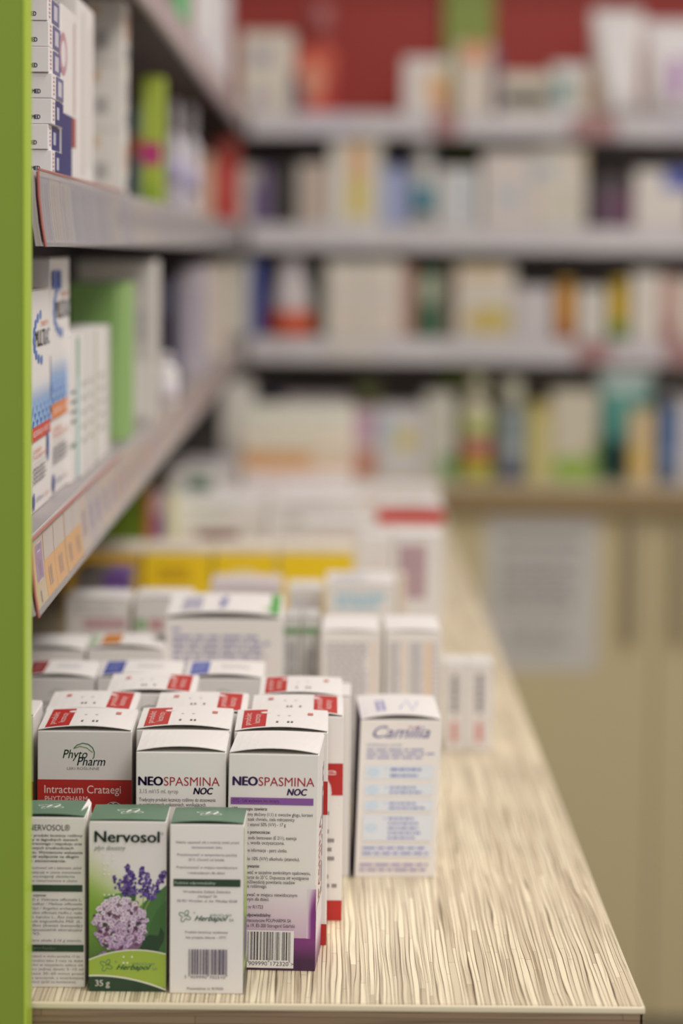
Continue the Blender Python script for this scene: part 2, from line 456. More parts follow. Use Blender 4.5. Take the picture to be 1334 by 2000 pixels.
def bar_between(name, A, B, r, m, parent):
    """a square bar of half-width r from A to B"""
    A, B = Vector(A), Vector(B); d = (B - A).normalized()
    u = d.orthogonal().normalized(); w_ = d.cross(u)
    vs = [p + u * r * sx + w_ * r * sy for p in (A, B) for sx, sy in ((-1, -1), (1, -1), (1, 1), (-1, 1))]
    return mesh_obj(name, vs, [(3, 2, 1, 0), (4, 5, 6, 7), (0, 1, 5, 4), (1, 2, 6, 5), (2, 3, 7, 6), (3, 0, 4, 7)], m, parent)

def left_shelf(zt, label, tickets, y0):
    root = tag(empty('shelf', (0, 0, zt)), label, 'shelf', 'shelves')
    y1 = FARLIP - 0.004
    box_obj('board', (XB + .001, XL - .0045, 1.44, FARY - 0.022, -0.014, 0), M_steel, root)
    box_obj('underside_shade', (XB + .001, XL - .0048, 1.4402, FARY - 0.022, -0.0162, -0.0142), mat((92, 78, 75), 0.6, name='underside_shade_brown'), root)  # dark sheet that paints in the deep shade below the boards
    H = 0.0395
    prof = [(XL - .0035, 0.0), (XL - .0029, -H * .35), (XL - .0014, -H * .7), (XL + .0006, -H), (XL - .0024, -H), (XL - .0040, -H * .7), (XL - .0042, -0.004), (XL - .0044, 0.0)]
    rail = mesh_obj('price_rail', [(x, y, z) for y in (y0, y1) for x, z in prof], [tuple(range(8))[::-1], tuple(range(8, 16))] + [(i, (i + 1) % 8, 8 + (i + 1) % 8, 8 + i) for i in range(8)], mat((196, 188, 186), 0.4, name='rail_plastic'), root)
    # clear cover in front, pink refraction painted on its cut end and top bead
    o1 = 0.0022
    cp = [(x + o1, z - .0003) for x, z in prof[:4]]
    vs = [(x, y, z) for y in (y0 - .001, y1) for x, z in cp] + [(x + .0007, y, z) for y in (y0 - .001, y1) for x, z in cp]
    fs = []
    for i in range(3):
        fs += [(i, i + 1, 5 + i, 4 + i), (8 + i, 12 + i, 13 + i, 9 + i), (i, 8 + i, 9 + i, i + 1), (4 + i, 5 + i, 13 + i, 12 + i)]
    fs += [(0, 4, 12, 8), (3, 11, 15, 7)]
    mesh_obj('clear_cover', vs, fs, M_clear, rail)
    bar_between('top_bead', (XL - .0008, y0, 0.0006), (XL - .0008, y0 + 0.62, 0.0006), .0006, M_pink, rail)
    for i in range(3):
        a, c = cp[i], cp[i + 1]
        bar_between('cut_end', (a[0] + .0003, y0 - .0016, a[1]), (c[0] + .0003, y0 - .0016, c[1]), .0006, M_pink, rail)
    bar_between('bottom_bead', (XL + .0026, y0, -H + .0012), (XL + .0026, y1, -H + .0012), .0011, M_clear, rail)
    # tickets, each a card following the rail
    y = y0 + 0.006; k = 0
    while y < y1 - 0.06:
        L = random.uniform(0.045, 0.062); col, strip = tickets(k)
        q = [(prof[0][0] + .0010, -0.003), (prof[1][0] + .0010, -H * .35), (prof[2][0] + .0010, -H * .7), (prof[3][0] + .0005, -H * .95)]
        vs = [(x + .0004 * 0, yy, z) for yy in (y, y + L) for x, z in q] + [(x + .0004, yy, z) for yy in (y, y + L) for x, z in q]
        f = []
        for i in range(3): f += [(i, 4 + i, 5 + i, i + 1), (8 + i, 9 + i, 13 + i, 12 + i)]
        f += [(0, 8, 12, 4), (3, 7, 15, 11), (0, 1, 9, 8), (1, 2, 10, 9), (2, 3, 11, 10), (4, 12, 13, 5), (5, 13, 14, 6), (6, 14, 15, 7)]
        t = mesh_obj('price_ticket', vs, f, mat(col, 0.6, name='ticket_card'), rail)
        if strip:
            for (a0, a1, b0, b1, sc) in strip:
                ya, yb = y + L * a0, y + L * a1
                def pt(tv):
                    i = min(int(tv * 3), 2); g = tv * 3 - i
                    return q[i][0] * (1 - g) + q[i + 1][0] * g + .0006, q[i][1] * (1 - g) + q[i + 1][1] * g
                n_ = 4; pv = []
                for j in range(n_ + 1):
                    x, z = pt(b0 + (b1 - b0) * j / n_); pv += [(x, ya, z), (x, yb, z)]
                me = mesh_obj('price_ticket', pv, [(2 * j, 2 * j + 2, 2 * j + 3, 2 * j + 1) for j in range(n_)], mat(sc, 0.6, name='ticket_ink'), rail)
                me.name = 'ticket_print'
        y += L + random.uniform(0.001, 0.006); k += 1
    return root

def yellow_tickets(k):
    y_, g = (236, 176, 40), (206, 196, 186)
    if k == 0: return (216, 196, 150), [(.0, .3, .0, 1, (222, 190, 96)), (.35, .9, .08, .6, (168, 110, 178)), (.5, .75, .05, .62, (236, 226, 232)), (.45, .55, .75, .95, (120, 104, 96))]
    if k < 5: return y_, [(.0, 1, .0, .42, (214, 204, 190)), (.3, .45, .55, .85, (190, 140, 60)), (.5, .66, .55, .85, (190, 140, 60))]
    return random.choice([(206, 190, 180), (198, 186, 184), (214, 196, 176)]), [(.2, .7, .3, .7, random.choice([(176, 150, 150), (206, 150, 120), (160, 150, 170)]))]
def grey_tickets(k):
    c = random.choice([(176, 168, 170), (186, 178, 174), (168, 164, 172), (190, 180, 168)])
    st = [(.1 * i + .02, .1 * i + .035, .08, .95, random.choice([(120, 110, 120), (206, 190, 160), (130, 140, 160), (110, 100, 104), (226, 218, 214)])) for i in range(1, 9)] if k < 9 else [(.2, .8, .3, .6, (150, 142, 146))]
    return c, st
def pink_tickets(k):
    return random.choice([(200, 180, 180), (190, 172, 172), (206, 192, 186)]), None
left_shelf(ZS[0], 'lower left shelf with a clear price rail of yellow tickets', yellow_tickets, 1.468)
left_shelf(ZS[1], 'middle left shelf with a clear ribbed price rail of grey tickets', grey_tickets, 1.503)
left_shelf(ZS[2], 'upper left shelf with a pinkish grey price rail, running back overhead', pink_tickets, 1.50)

def far_shelf(zt, label, reddish):
    root = tag(empty('shelf', (0, FARLIP, zt)), label, 'shelf', 'shelves')
    x0 = XL + .0065
    box_obj('board', (x0, XE, 0.0045, FARY - FARLIP - .022, -0.016, 0), M_steel, root)
    H = 0.042
    prof = [(-.0035, -H), (0, -H * .7), (.0022, -H * .3), (.0035, 0), (.0044, 0), (.0044, -H)]
    n = 6
    rail = mesh_obj('price_rail', [(x, y, z) for x in (x0, XE) for y, z in prof], [tuple(range(n)), tuple(range(2 * n - 1, n - 1, -1))] + [(i, n + i, n + (i + 1) % n, (i + 1) % n) for i in range(n)], mat((206, 198, 198), 0.4, name='rail_plastic'), root)
    x = x0 + .01
    while x < 0.72:
        L = random.uniform(.045, .09)
        c = random.choice([(214, 208, 208), (208, 200, 200), (216, 208, 200), (204, 198, 206)] if random.random() < .3 else [(214, 208, 208), (208, 202, 202)])
        for gp in reddish:
            if x < at_y(gp, 300, FARLIP).x < x + L: c = (168, 124, 122)
        q = [(p[0] - .0012, p[1] * .92 - .001) for p in prof[:4]]
        vs = [(xx, yy - o, z) for o in (0, .0005) for xx in (x, x + L) for yy, z in q]
        f = []
        for i in range(3): f += [(8 + i, 12 + i, 13 + i, 9 + i), (i, i + 1, 5 + i, 4 + i)]
        f += [(0, 4, 12, 8), (3, 11, 15, 7)]
        mesh_obj('price_ticket', vs, f, mat(c, 0.6, name='ticket_card'), rail)
        x += L + random.uniform(.003, .02)
    return root
far_shelf(ZS[0], 'lowest far shelf, above the far worktop', (1140, 1310))
far_shelf(ZS[1], 'middle far shelf, under the one with the red wall', (965,))
far_shelf(ZS[2], 'top far shelf in front of the red wall', (874, 1152))

# ================================================================== near cartons
# --- three herbal drop cartons in front
DG = (40, 66, 44); LID = (92, 124, 98)
def clover_lid(p, mir=1):
    T_ = p.face('T')
    clover(T_, .5, .48, .19, (226, 236, 224), .014, 1.0)
    T_.text(.44, .56, 'H', .16, (236, 240, 232), bold=.03, shear=.3)
def logo(F, u, v, dv, teal=(28, 96, 80)):
    clover(F, u, v, .085, (84, 122, 92), .010)
    F.text(u - .01, v + .004, 'H', .018, teal, bold=.02, shear=.4)
    F.text(u + .115, v - .016, '®', .010, (96, 120, 100))
    F.text(u + .13, v + dv, 'Herbapol', .030, teal, right=u + .585, bold=.025, shear=.5)
    F.text(u + .335, v + dv - .026, 'WROCŁAW', .015, (110, 138, 118), right=u + .635)
    F.text(u + .60, v + dv + .002, 'SA', .017, (110, 138, 118), right=u + .665)

G1 = 'three green-lidded herbal cartons in the front row'
yA = at_z(250, 1936, 0).y
p = front('back of a green-lidded white carton covered in small print, beside the green board', 18, 166, yA + .006, 1593, .040, lid=LID, bow=.0012, group=G1)
F = p.face('F')
F.text(.26, .078, 'NERVOSOL®', .034, (84, 96, 88), right=.80, bold=.012)
def para(F, rows, col, cap, bold=0.0, shear=0.0, u0=.05):
    for v, r, t in rows: F.text(u0, v, t, cap, col, right=r, bold=bold, shear=shear)
para(F, [(.114, .967, 'Tradycyjny produkt leczniczy roślinny'), (.138, .905, 'stosowany w łagodnych stanach'), (.162, .963, 'napięcia nerwowego i niepokoju oraz'),
         (.187, .845, 'w okresowych trudnościach'), (.213, .967, 'w zasypianiu. Wymienione wskazania'), (.237, .915, 'opierają się wyłącznie na długim'), (.262, .75, 'okresie stosowania.')], (84, 76, 82), .0155, .014, .15)
para(F, [(.302, .955, 'Należy skonsultować się z lekarzem, jeżeli'), (.328, .945, 'objawy występują w czasie stosowania'), (.352, .865, 'leku lub wystąpią działania'), (.377, .905, 'niepożądane niewymienione w ulotce.')], (120, 112, 116), .014, 0, .15)
F.rect(.05, .395, .967, .434, DG)
F.text(.05, .463, 'Substancja czynna:', .015, (84, 76, 82), right=.49, bold=.014)
para(F, [(.488, .955, 'płynny (1:2) z: Valeriana officinalis L.'), (.513, .965, '(korzeń kozłka) / Melissa officinalis'), (.539, .967, '(liście melisy) / Angelica archangelica'), (.565, .967, 'L., Archangelica officinalis Hoffm.), radix'),
         (.590, .967, '/ Humulus lupulus L., flos (szyszka'), (.615, .955, '/ Lavandula angustifolia Mill. (L.'), (.640, .967, 'Chaix), flos (kwiat lawendy)'), (.665, .967, '(4/1/5), rozpuszczalnik ekstrakcyjny'), (.688, .41, '70% (V/V).'),
         (.727, .96, '5 ml) zawiera około 2,16 g etanolu.')], (104, 96, 104), .0145, 0, .18)
F.rect(.05, .746, .985, .786, DG); F.text(.07, .772, 'Droga podania:', .015, (214, 224, 210), right=.62, bold=.01)
para(F, [(.820, .975, 'Dorośli i młodzież w wieku powyżej 12 lat –'), (.846, .98, '5 ml (1 łyżeczka) leku 3 razy na dobę'), (.871, .98, 'W trudności w zasypianiu zaleca się'), (.896, .98, 'dodatkowo jednej dawki 5–10 ml'),
         (.922, .985, 'leku w czasie 30–60 minut przed'), (.947, .985, 'udaniem na spoczynek, z wcześniejszą'), (.971, .89, 'podczas kolacji (jeśli to konieczne).')], (112, 104, 110), .0145)
clover_lid(p); p.done()
# torn-up paper corner of the lid
cw = p.W / 2
mesh_obj('corner_flap', [(cw - .006, .0002, p.H - .004), (cw - .0002, .0002, p.H - .006), (cw + .0008, .030, p.H + .0010), (cw - .0012, .036, p.H + .0022), (cw - .003, .012, p.H + .0006),
                         (cw - .006, .0008, p.H - .004), (cw - .0002, .0008, p.H - .006), (cw + .0004, .031, p.H + .0006), (cw - .0016, .0365, p.H + .0018), (cw - .0034, .0125, p.H + .0002)],
         [(0, 1, 2, 4), (4, 2, 3), (9, 7, 6, 5), (8, 7, 9), (1, 6, 7, 2), (2, 7, 8, 3), (3, 8, 9, 4), (4, 9, 5, 0)], carton(WHITE), p.root)

p = front('carton printed with lavender and pale blossoms, middle of the green-lidded three', 174, 324.5, yA, 1601, .040, lid=LID, bow=.0004, group=G1, rz=0.3)
F = p.face('F')
def mixc(a, b, t):
    t = max(0, min(1, t)); return tuple(a[i] * (1 - t) + b[i] * t for i in range(3))
def bgf(u, v):
    t = (v - .13 - .42 * u + .1 * u * u) / .30
    c = mixc((228, 222, 220), (166, 190, 96), t)
    c = mixc(c, (122, 160, 52), (v - .30 - .25 * u) / .2)
    return mixc(c, (84, 118, 46), (v - .58) / .2)
F.grad(.0, .012, 1, .82, bgf)
leaf = (62, 104, 52)
F.poly([(1, .372), (.93, .40), (.86, .405), (.80, .44), (.72, .47), (.66, .50), (.60, .60), (.60, .78), (1, .79)], (72, 116, 58))
F.poly([(1, .46), (.88, .52), (.80, .60), (.76, .70), (.82, .76), (1, .76)], leaf)
F.poly([(.98, .655), (.93, .62), (.90, .67), (.78, .665), (.70, .69), (.66, .75), (.80, .775), (.9, .76), (.97, .70)], (38, 66, 40))
F.poly([(.18, .45), (.3, .43), (.42, .42), (.5, .46), (.3, .5)], (92, 140, 60)); F.poly([(.44, .42), (.52, .37), (.62, .41), (.6, .47), (.46, .46)], (56, 96, 50))
F.strip([(.72, .40), (.70, .47), (.66, .55)], .012, (140, 160, 70)); F.strip([(.86, .40), (.74, .50), (.68, .58)], .012, (150, 168, 74))
for (u0, v0, u1, v1, n_) in ((.33, .325, .47, .435, 34), (.49, .262, .545, .43, 60), (.56, .30, .575, .43, 30), (.69, .272, .72, .45, 56), (.765, .31, .72, .42, 22), (.98, .29, .79, .46, 60)):
    for i in range(n_):
        t = i / n_; wv = .018 + .045 * min(t * 2, 1); uu = u0 + (u1 - u0) * t + random.uniform(-wv, wv); vv = v0 + (v1 - v0) * t + random.uniform(-.008, .008)
        F.ell(uu, vv, random.uniform(.016, .030), random.uniform(.013, .020), random.choice([(72, 48, 120), (88, 62, 142), (58, 36, 104), (104, 78, 158), (120, 96, 160)]), 6, random.random() * 3, lay=12 + i % 4)
F.lay = 17
for (a, b_, c_, d_) in ((.42, .60, .33, .145), (.46, .70, .24, .075), (.3, .66, .2, .10)): F.ell(a, b_, c_, d_ * F.H / F.W * .93, (128, 96, 124), 18)
F.lay = 20
for i in range(330):
    a = random.random() * 6.283; r = math.sqrt(random.random())
    uu, vv = .41 + .345 * r * math.cos(a), .602 + .158 * r * math.sin(a)
    if vv > .66 and random.random() < .35: continue
    base = mixc((226, 208, 222), (166, 130, 180), (vv - .48) / .26 + random.uniform(-.3, .4))
    k = F.W / F.H; ro = random.random(); q = random.uniform(.020, .030)
    if random.random() < .10 + .22 * max(0, (vv - .52) / .2): F.ell(uu, vv, .030, .028, random.choice([(84, 52, 74), (120, 70, 100), (62, 66, 46)]), 7, lay=21 + i % 8); continue
    for j in range(5):
        an = ro + j * 1.2566; F.ell(uu + q * .8 * math.cos(an), vv + q * .8 * k * math.sin(an), q * .55, q * .55, mixc(base, (244, 236, 242), random.random() * .6), 6, lay=21 + i % 10)
    F.ell(uu, vv, q * .3, q * .3, (150, 104, 150), 5, lay=32)
for (a, b_) in ((.16, .785), (.2, .775), (.13, .80)):
    F.ell(a, b_, .035, .03, (150, 120, 168), 8, lay=31)
F.lay = 33
def arc(pts, n=16):
    (x0, y0), (x1, y1), (x2, y2) = pts; out = []
    for i in range(n + 1):
        x = x0 + (x2 - x0) * i / n
        out.append((x, y0 * (x - x1) * (x - x2) / ((x0 - x1) * (x0 - x2)) + y1 * (x - x0) * (x - x2) / ((x1 - x0) * (x1 - x2)) + y2 * (x - x0) * (x - x1) / ((x2 - x0) * (x2 - x1))))
    return out
A1 = arc(((0, .813), (.6, .754), (1, .777))); A2 = arc(((0, .903), (.35, .908), (1, .984)))
def band(F, top, bot, col):
    n = len(top); F.add(list(top) + list(bot), [(i, n + i, n + i + 1, i + 1) for i in range(n - 1)], col)
band(F, A1, [(x, min(y + .2, .999)) for x, y in A1], (158, 182, 66)); F.strip(A1, .016, (226, 224, 208))
band(F, A2, [(x, .999) for x, y in A2], DG); F.strip([(x, y + .004) for x, y in A2], .022, (226, 224, 208))
logo(F, .225, .845, .025)
F.text(.085, .968, '35 g', .036, (238, 236, 224), right=.27, bold=.02)
F.text(.075, .121, 'Nervosol', .064, (34, 56, 42), right=.91, bold=.034); F.text(.925, .078, '®', .016, (120, 130, 122))
F.text(.065, .167, 'płyn doustny', .026, (118, 128, 104), right=.475, shear=.3)
for (a, b_) in ((.19, .19), (.31, .19), (.31, .223), (.195, .248), (.25, .248), (.20, .284), (.20, .308), (.26, .31), (.315, .31), (.2, .43), (.26, .43), (.32, .43), (.45, .795), (.56, .795), (.45, .83), (.5, .83)):
    F.ell(a, b_, .013, .013, (232, 232, 222), 8, lay=36)
clover_lid(p); p.done()

p = front('back of a green-lidded white carton with a barcode, right end of the front row', 331.5, 476, yA - .004, 1607, .040, lid=LID, bow=.0012, group=G1, rz=-0.6)
F = p.face('F'); c_ = (112, 104, 112)
for v, a, b_, t in ((.113, .08, .93, 'Należy zapoznać się z treścią ulotki przed'), (.142, .29, .71, 'zastosowaniem leku.'), (.186, .10, .90, 'Przechowywać w temperaturze poniżej'), (.215, .25, .74, '25°C. Chronić od światła.'),
                    (.260, .09, .91, 'Przechowywać w miejscu niewidocznym'), (.292, .24, .75, 'i niedostępnym dla dzieci.'), (.403, .18, .82, 'Wrocławskie Zakłady Zielarskie'), (.430, .37, .64, '„Herbapol” SA'), (.457, .10, .91, '50-951 Wrocław, ul. św. Mikołaja 65/68'),
                    (.641, .21, .79, 'Produkt leczniczy wydawany'), (.672, .22, .77, 'bez przepisu lekarza – OTC')):
    F.text(a, v, t, .0145, c_, right=b_)
F.rect(.05, .322, .955, .365, DG); F.text(.065, .352, 'Podmiot odpowiedzialny:', .016, (206, 216, 204), right=.62, bold=.012)
logo(F, .205, .540, .027)
F.barcode(.26, .735, .78, .885, '5909990702510', (84, 72, 98))
F.text(.205, .906, '5', .017, c_); F.text(.285, .908, '909990', .017, c_, right=.505); F.text(.54, .908, '702510', .017, c_, right=.755)
F.text(.24, .974, 'Pozwolenie nr R/7025', .0145, (84, 76, 84), right=.73, bold=.008)
F = p.face('R'); F.grad(0, .02, 1, .99, lambda u, v: mixc((222, 222, 206), (150, 182, 70), (v - .25) / .3)); F.rect(0, .82, 1, .88, (176, 200, 84)); F.rect(0, .88, 1, .999, DG); F.ell(.5, .72, .35, .3, (120, 92, 150))
clover_lid(p); p.done()

# --- two tall syrup cartons behind them
PUR, RED = (64, 34, 92), (166, 22, 48)
yB = at_z(530, 1895, 0).y
G2 = 'two tall white cartons with a purple and red title'
p = front('tall white carton with a purple and red title, barcode and purple foot', 443, 619, yB, 1470, .053, bow=.0026, tilt=.002, lean=.012, group=G2, rz=-3.0)
F = p.face('F')
F.grad(0, .60, 1, .999, lambda u, v: mixc((234, 228, 228), (208, 176, 200), (v - .62) / .25), 8, 10)
def purp(u, v): return mixc((128, 56, 124), (72, 36, 72), (v - .88) / .07)
F.grad(0, .848, 1, .999, purp, 6, 6)
F.grad(.90, .62, 1, .849, lambda u, v: mixc((226, 212, 222), (128, 50, 128), min((u - .905) / .05, 1) * min(1, max(0, (v - .66 + (u - .9)) / .12))), 8, 10)
F.text(.052, .146, 'NEO', .040, PUR, right=.322, bold=.065); F.text(.335, .146, 'SPASMINA', .040, RED, right=.955, bold=.004)
F.text(.655, .188, 'NOC', .030, PUR, right=.875, bold=.06, shear=.22)
F.rect(.03, .201, .948, .233, (136, 84, 158)); F.text(.05, .223, 'OTC - Lek wydawany bez recepty.', .016, (58, 34, 66), right=.575)
c_ = (56, 48, 58)
def para2(rows):
    for v, r, t, bo in rows: F.text(.05, v, t, .0155, c_, right=r, bold=.02 if bo else .004)
para2([(.260, .44, '100 g syropu zawiera:', 1), (.285, .943, 'wyciąg płynny złożony (1:1) z: owoców głogu, korzeni', 0), (.308, .744, 'kozłka, szyszek chmielu, ziela męczennicy', 0), (.332, .646, 'ekstrahent: etanol 50% (V/V) - 17 g', 0),
       (.367, .477, 'Substancje pomocnicze:', 1), (.393, .77, 'sacharoza, sodu benzoesan (E 211), esencja', 0), (.416, .637, 'smakowa, woda oczyszczona.', 0), (.451, .668, 'Szczegółowe informacje - patrz ulotka.', 0), (.490, .81, 'Zawiera do 10% (V/V) alkoholu (etanolu).', 0),
       (.524, .365, 'Przechowywanie:', 1), (.553, .934, 'Przechowywać w szczelnie zamkniętym opakowaniu,', 0), (.576, .915, 'w temperaturze do 25°C. Dopuszcza się wystąpienie', 0), (.597, .763, 'osadu z możliwością powstania osadów', 0), (.617, .452, 'pochodzenia roślinnego.', 0),
       (.656, .79, 'Przechowywać w miejscu niewidocznym', 0), (.677, .479, 'i niedostępnym dla dzieci.', 0), (.713, .412, 'Pozwolenie nr R/1723', 0), (.750, .504, 'Podmiot odpowiedzialny:', 1), (.775, .728, 'Zakłady Farmaceutyczne POLPHARMA SA', 0), (.799, .77, 'ul. Pelplińska 19, 83-200 Starogard Gdański', 0)])
F.rect(.14, .814, .763, .988, (240, 236, 234)); F.barcode(.246, .820, .725, .952, '5909990172320')
F.text(.19, .976, '5', .019, (40, 34, 40)); F.text(.262, .977, '909990', .019, (40, 34, 40), right=.47); F.text(.51, .977, '172320', .019, (40, 34, 40), right=.708); F.text(.735, .977, '>', .017, (40, 34, 40))
F = p.face('R'); F.text(.62, .93, 'NEOSPASMINA', .30, RED, w=.6, rot=True); F.vlines(.72, .1, .95, .9, 2, (150, 130, 160)); F.grad(0, .72, 1, .999, lambda u, v: mixc((232, 226, 228), (120, 52, 116), (v - .85) / .12), 3, 8)
p.done()
p = front('tall white carton with a purple and red title, behind the front lavender carton', 265, 440.5, yB + .004, 1466, .050, bow=.0026, tilt=.002, group=G2)
F = p.face('F')
F.text(.03, .155, 'NEO', .040, PUR, right=.297, bold=.065); F.text(.31, .155, 'SPASMINA', .040, RED, right=.93, bold=.004)
F.text(.64, .194, 'NOC', .030, PUR, right=.855, bold=.06, shear=.22)
F.text(.04, .190, '3,15 ml/15 ml, syrop', .018, (130, 122, 130), right=.47)
F.text(.035, .228, 'Tradycyjny produkt leczniczy roślinny do stosowania', .0165, c_, right=.885, bold=.004); F.text(.035, .250, 'w wymienionych wskazaniach, wynikających', .0165, c_, right=.775, bold=.004)
p.done()

# --- rows of the red and white tonic cartons
G3 = 'red-banded white tonic cartons standing in rows'
TRED = (186, 40, 36)
yC = at_z(632, 1846, 0).y
def red_lid(p, side):
    T_ = p.face('T')
    a, b_ = (.07, .33) if side == 'l' else (.68, .94)
    T_.rect(a, .06, b_, .97, TRED, 5)
    T_.ell((b_ - .02) if side == 'l' else a + .02, .22, .05, .05, (236, 231, 226), 12)
    T_.text(a + .09, .85, 'produkt', .07, (232, 196, 188), w=.62, rot=True); T_.text(a + .19, .80, 'leczniczy', .07, (232, 196, 188), w=.5, rot=True)
    for x in ((.46, .58) if side == 'l' else (.36, .48)):
        T_.ell(x, .40, .018, .018, (200, 196, 192), 8)
    xs = (.44, .56, .60) if side == 'l' else (.38, .42, .52)
    for x in xs: T_.rect(x, .72, x + .025, .80, (120, 112, 110))
    T_.rect(.78 if side == 'l' else .17, .22, .84 if side == 'l' else .23, .34, (206, 120, 112))
def tonic_front(p):
    F = p.face('F')
    F.text(.27, .128, 'Phyto', .040, (98, 142, 62), right=.53, bold=.012, shear=.25); F.text(.42, .162, 'Pharm', .040, (38, 94, 104), right=.72, bold=.012, shear=.25)
    F.text(.315, .182, 'LEKI ROŚLINNE', .012, (140, 134, 130), right=.655)
    F.strip([(.385, .082), (.42, .066), (.48, .057), (.54, .062), (.585, .078), (.605, .10), (.60, .122), (.585, .13)], .010, (64, 112, 84))
    F.strip([(.385, .082), (.45, .072), (.52, .078), (.585, .10)], .008, (110, 150, 80))
    F.rect(0, .229, 1, .385, TRED)
    F.text(.075, .293, 'Intractum Crataegi', .037, (240, 226, 220), right=.885, bold=.006); F.text(.08, .333, 'PHYTOPHARM', .026, (236, 206, 200), right=.53)
    F.ell(.81, .378, .105, .105, (216, 204, 198), 24); F.text(.76, .368, '28', .03, (120, 40, 44), bold=.02)
    F.lines(.1, .45, .9, .8, 10, (140, 130, 128)); F.rect(0, .90, 1, .999, TRED)
def tonic(label, pl, pr, y, pt, side, back=False, **k):
    p = front(label, pl, pr, y, pt, .0555, bow=.0024, tilt=.0024, group=G3, **k)
    if not back: tonic_front(p)
    else:
        F = p.face('F'); F.rect(0, .229, 1, .385, TRED); F.text(.5, .285, 'doe', .034, (238, 206, 200), right=.93); F.ell(.62, .372, .26, .26, (236, 231, 226), 20)
        F.lines(.1, .45, .95, .85, 9, (150, 142, 140)); F.rect(0, .90, 1, .999, TRED)
    red_lid(p, side); p.done(); return p
tonic('red-banded white carton with a leaf emblem, beside the purple-titled pair', 73, 257, yC + .002, 1425, 'l')
tonic('red-cornered white lid just behind the left purple-titled carton', 265.5, 449, yC + .002, 1423, 'l')
tonic('red-cornered white lid just behind the barcode carton, nearest the aisle', 456, 639, yC, 1427, 'l')
yD = at_z(650, 1798, 0).y
tonic('white lid with its red corner at right, behind the leaf emblem carton', 88, 262, yD, 1389, 'r', back=True)
tonic('white lid with its red corner at right, second row, middle of three', 300, 480, yD, 1391, 'r', back=True)
tonic('white carton with red corner at right, second row, nearest the aisle', 488, 669, yD, 1396, 'r', back=True)
tonic('white lid with red corner at right, third row at the left', 206, 380, yD + .0575, 1353, 'r')
tonic('white carton with red corner at left, third row nearest the aisle', 503, 667, yD + .0575, 1358, 'l')
p = front('plain white carton with a dark purple side, squeezed beside the violet-named carton', 562, 684, yD + .117, 1358, .050, bow=.0006, rz=-0.5, group='plain white cartons')
p.face('R').grad(0, 0, 1, 1, lambda u, v: (96, 56, 100) if v > .1 else (128, 84, 130), 2, 8); p.done()

# hidden-behind-the-board stub of another white carton
p = front('white carton edge just showing beside the green board, level with the leaf emblem', -60, 66, yC + .02, 1395, .05, bow=.001, group='plain white cartons'); p.face('F').rect(0, .3, 1, .6, TRED); p.done()

# --- fourth row, blue-marked lids
def blue_lid(label, pl, pr, y, pt, col, **k):
    p = front(label, pl, pr, y, pt, .052, bow=.0024, tilt=.0024, group='white cartons with a coloured lid corner', **k)
    T_ = p.face('T'); T_.rect(.06, .08, .30, .95, col, 4); T_.lines(.1, .2, .27, .8, 3, mixc(col, (230, 226, 224), .5)); T_.lines(.45, .3, .85, .6, 2, (204, 200, 200))
    F = p.face('F'); F.strip([(.38, .09), (.48, .06), (.6, .075), (.62, .11)], .012, (150, 176, 150)); F.lines(.25, .12, .7, .19, 2, (176, 172, 178)); F.rect(0, .25, 1, .4, col)
    p.done(); return p
yF = 1.775
blue_lid('white carton with a dark red lid corner, beside the green board', 40, 184, yF, 1322, (150, 40, 42))
blue_lid('white carton with a blue lid corner, left of the two', 188, 352, yF, 1322, (62, 78, 160))
blue_lid('white carton with a blue lid corner, right of the two', 358, 513, yF, 1323, (84, 98, 174))
yG = 1.905
p = front('white carton with a plain worn lid beside the green board, under the shelf', 44, 164, yG, 1268, .055, bow=.0026, tilt=.002, group='white cartons under the lower left shelf'); p.face('F').lines(.1, .1, .8, .3, 3, (206, 202, 206)); p.done()
p = front('white carton with an orange mark on its lid', 170, 318, yG, 1266, .055, bow=.0026, tilt=.002, group='white cartons under the lower left shelf')
p.face('T').rect(.16, .1, .42, .9, (206, 132, 62), 4).rect(.0, .1, .12, .9, (190, 206, 176), 3); p.face('F').lines(.1, .1, .8, .3, 3, (206, 202, 206)); p.done()

# big white carton with a half-open lid
p = front('large white carton with violet small print and a half-open lid', 322, 549, 1.93, 1207, .085, bow=.003, open_=.0015, gap=.0006, tilt=.006, group='large white cartons')
F = p.face('F'); F.rect(.06, .045, .13, .06, (150, 150, 190)); F.lines(.06, .075, .90, .30, 7, (160, 158, 190), .55)
T_ = p.face('T'); T_.vlines(.12, .2, .30, .85, 5, (150, 146, 176), .7); T_.strip([(.50, .2), (.47, .8)], .05, (128, 126, 170)); T_.strip([(.44, .35), (.52, .7)], .03, (150, 150, 186)); T_.rect(.90, .05, .985, .95, (92, 168, 84), 2); T_.ell(.88, .75, .045, .045, (92, 168, 84), 14)
p.done()
for i, (a, b_, t) in enumerate(((553, 585, 'narrow grey-printed carton with a green line, beside the half-open lid'), (590, 622, 'narrow grey-printed carton with a green line, beside two grey-columned cartons'))):
    p = front(t, a, b_, 2.03, 1206, .05, bow=.0004, group='narrow grey cartons', col=(206, 204, 200)); p.face('F').rect(0, .055, 1, .095, (112, 150, 100)).vlines(.15, .13, .85, .95, 3, (150, 148, 152), .6); p.done()
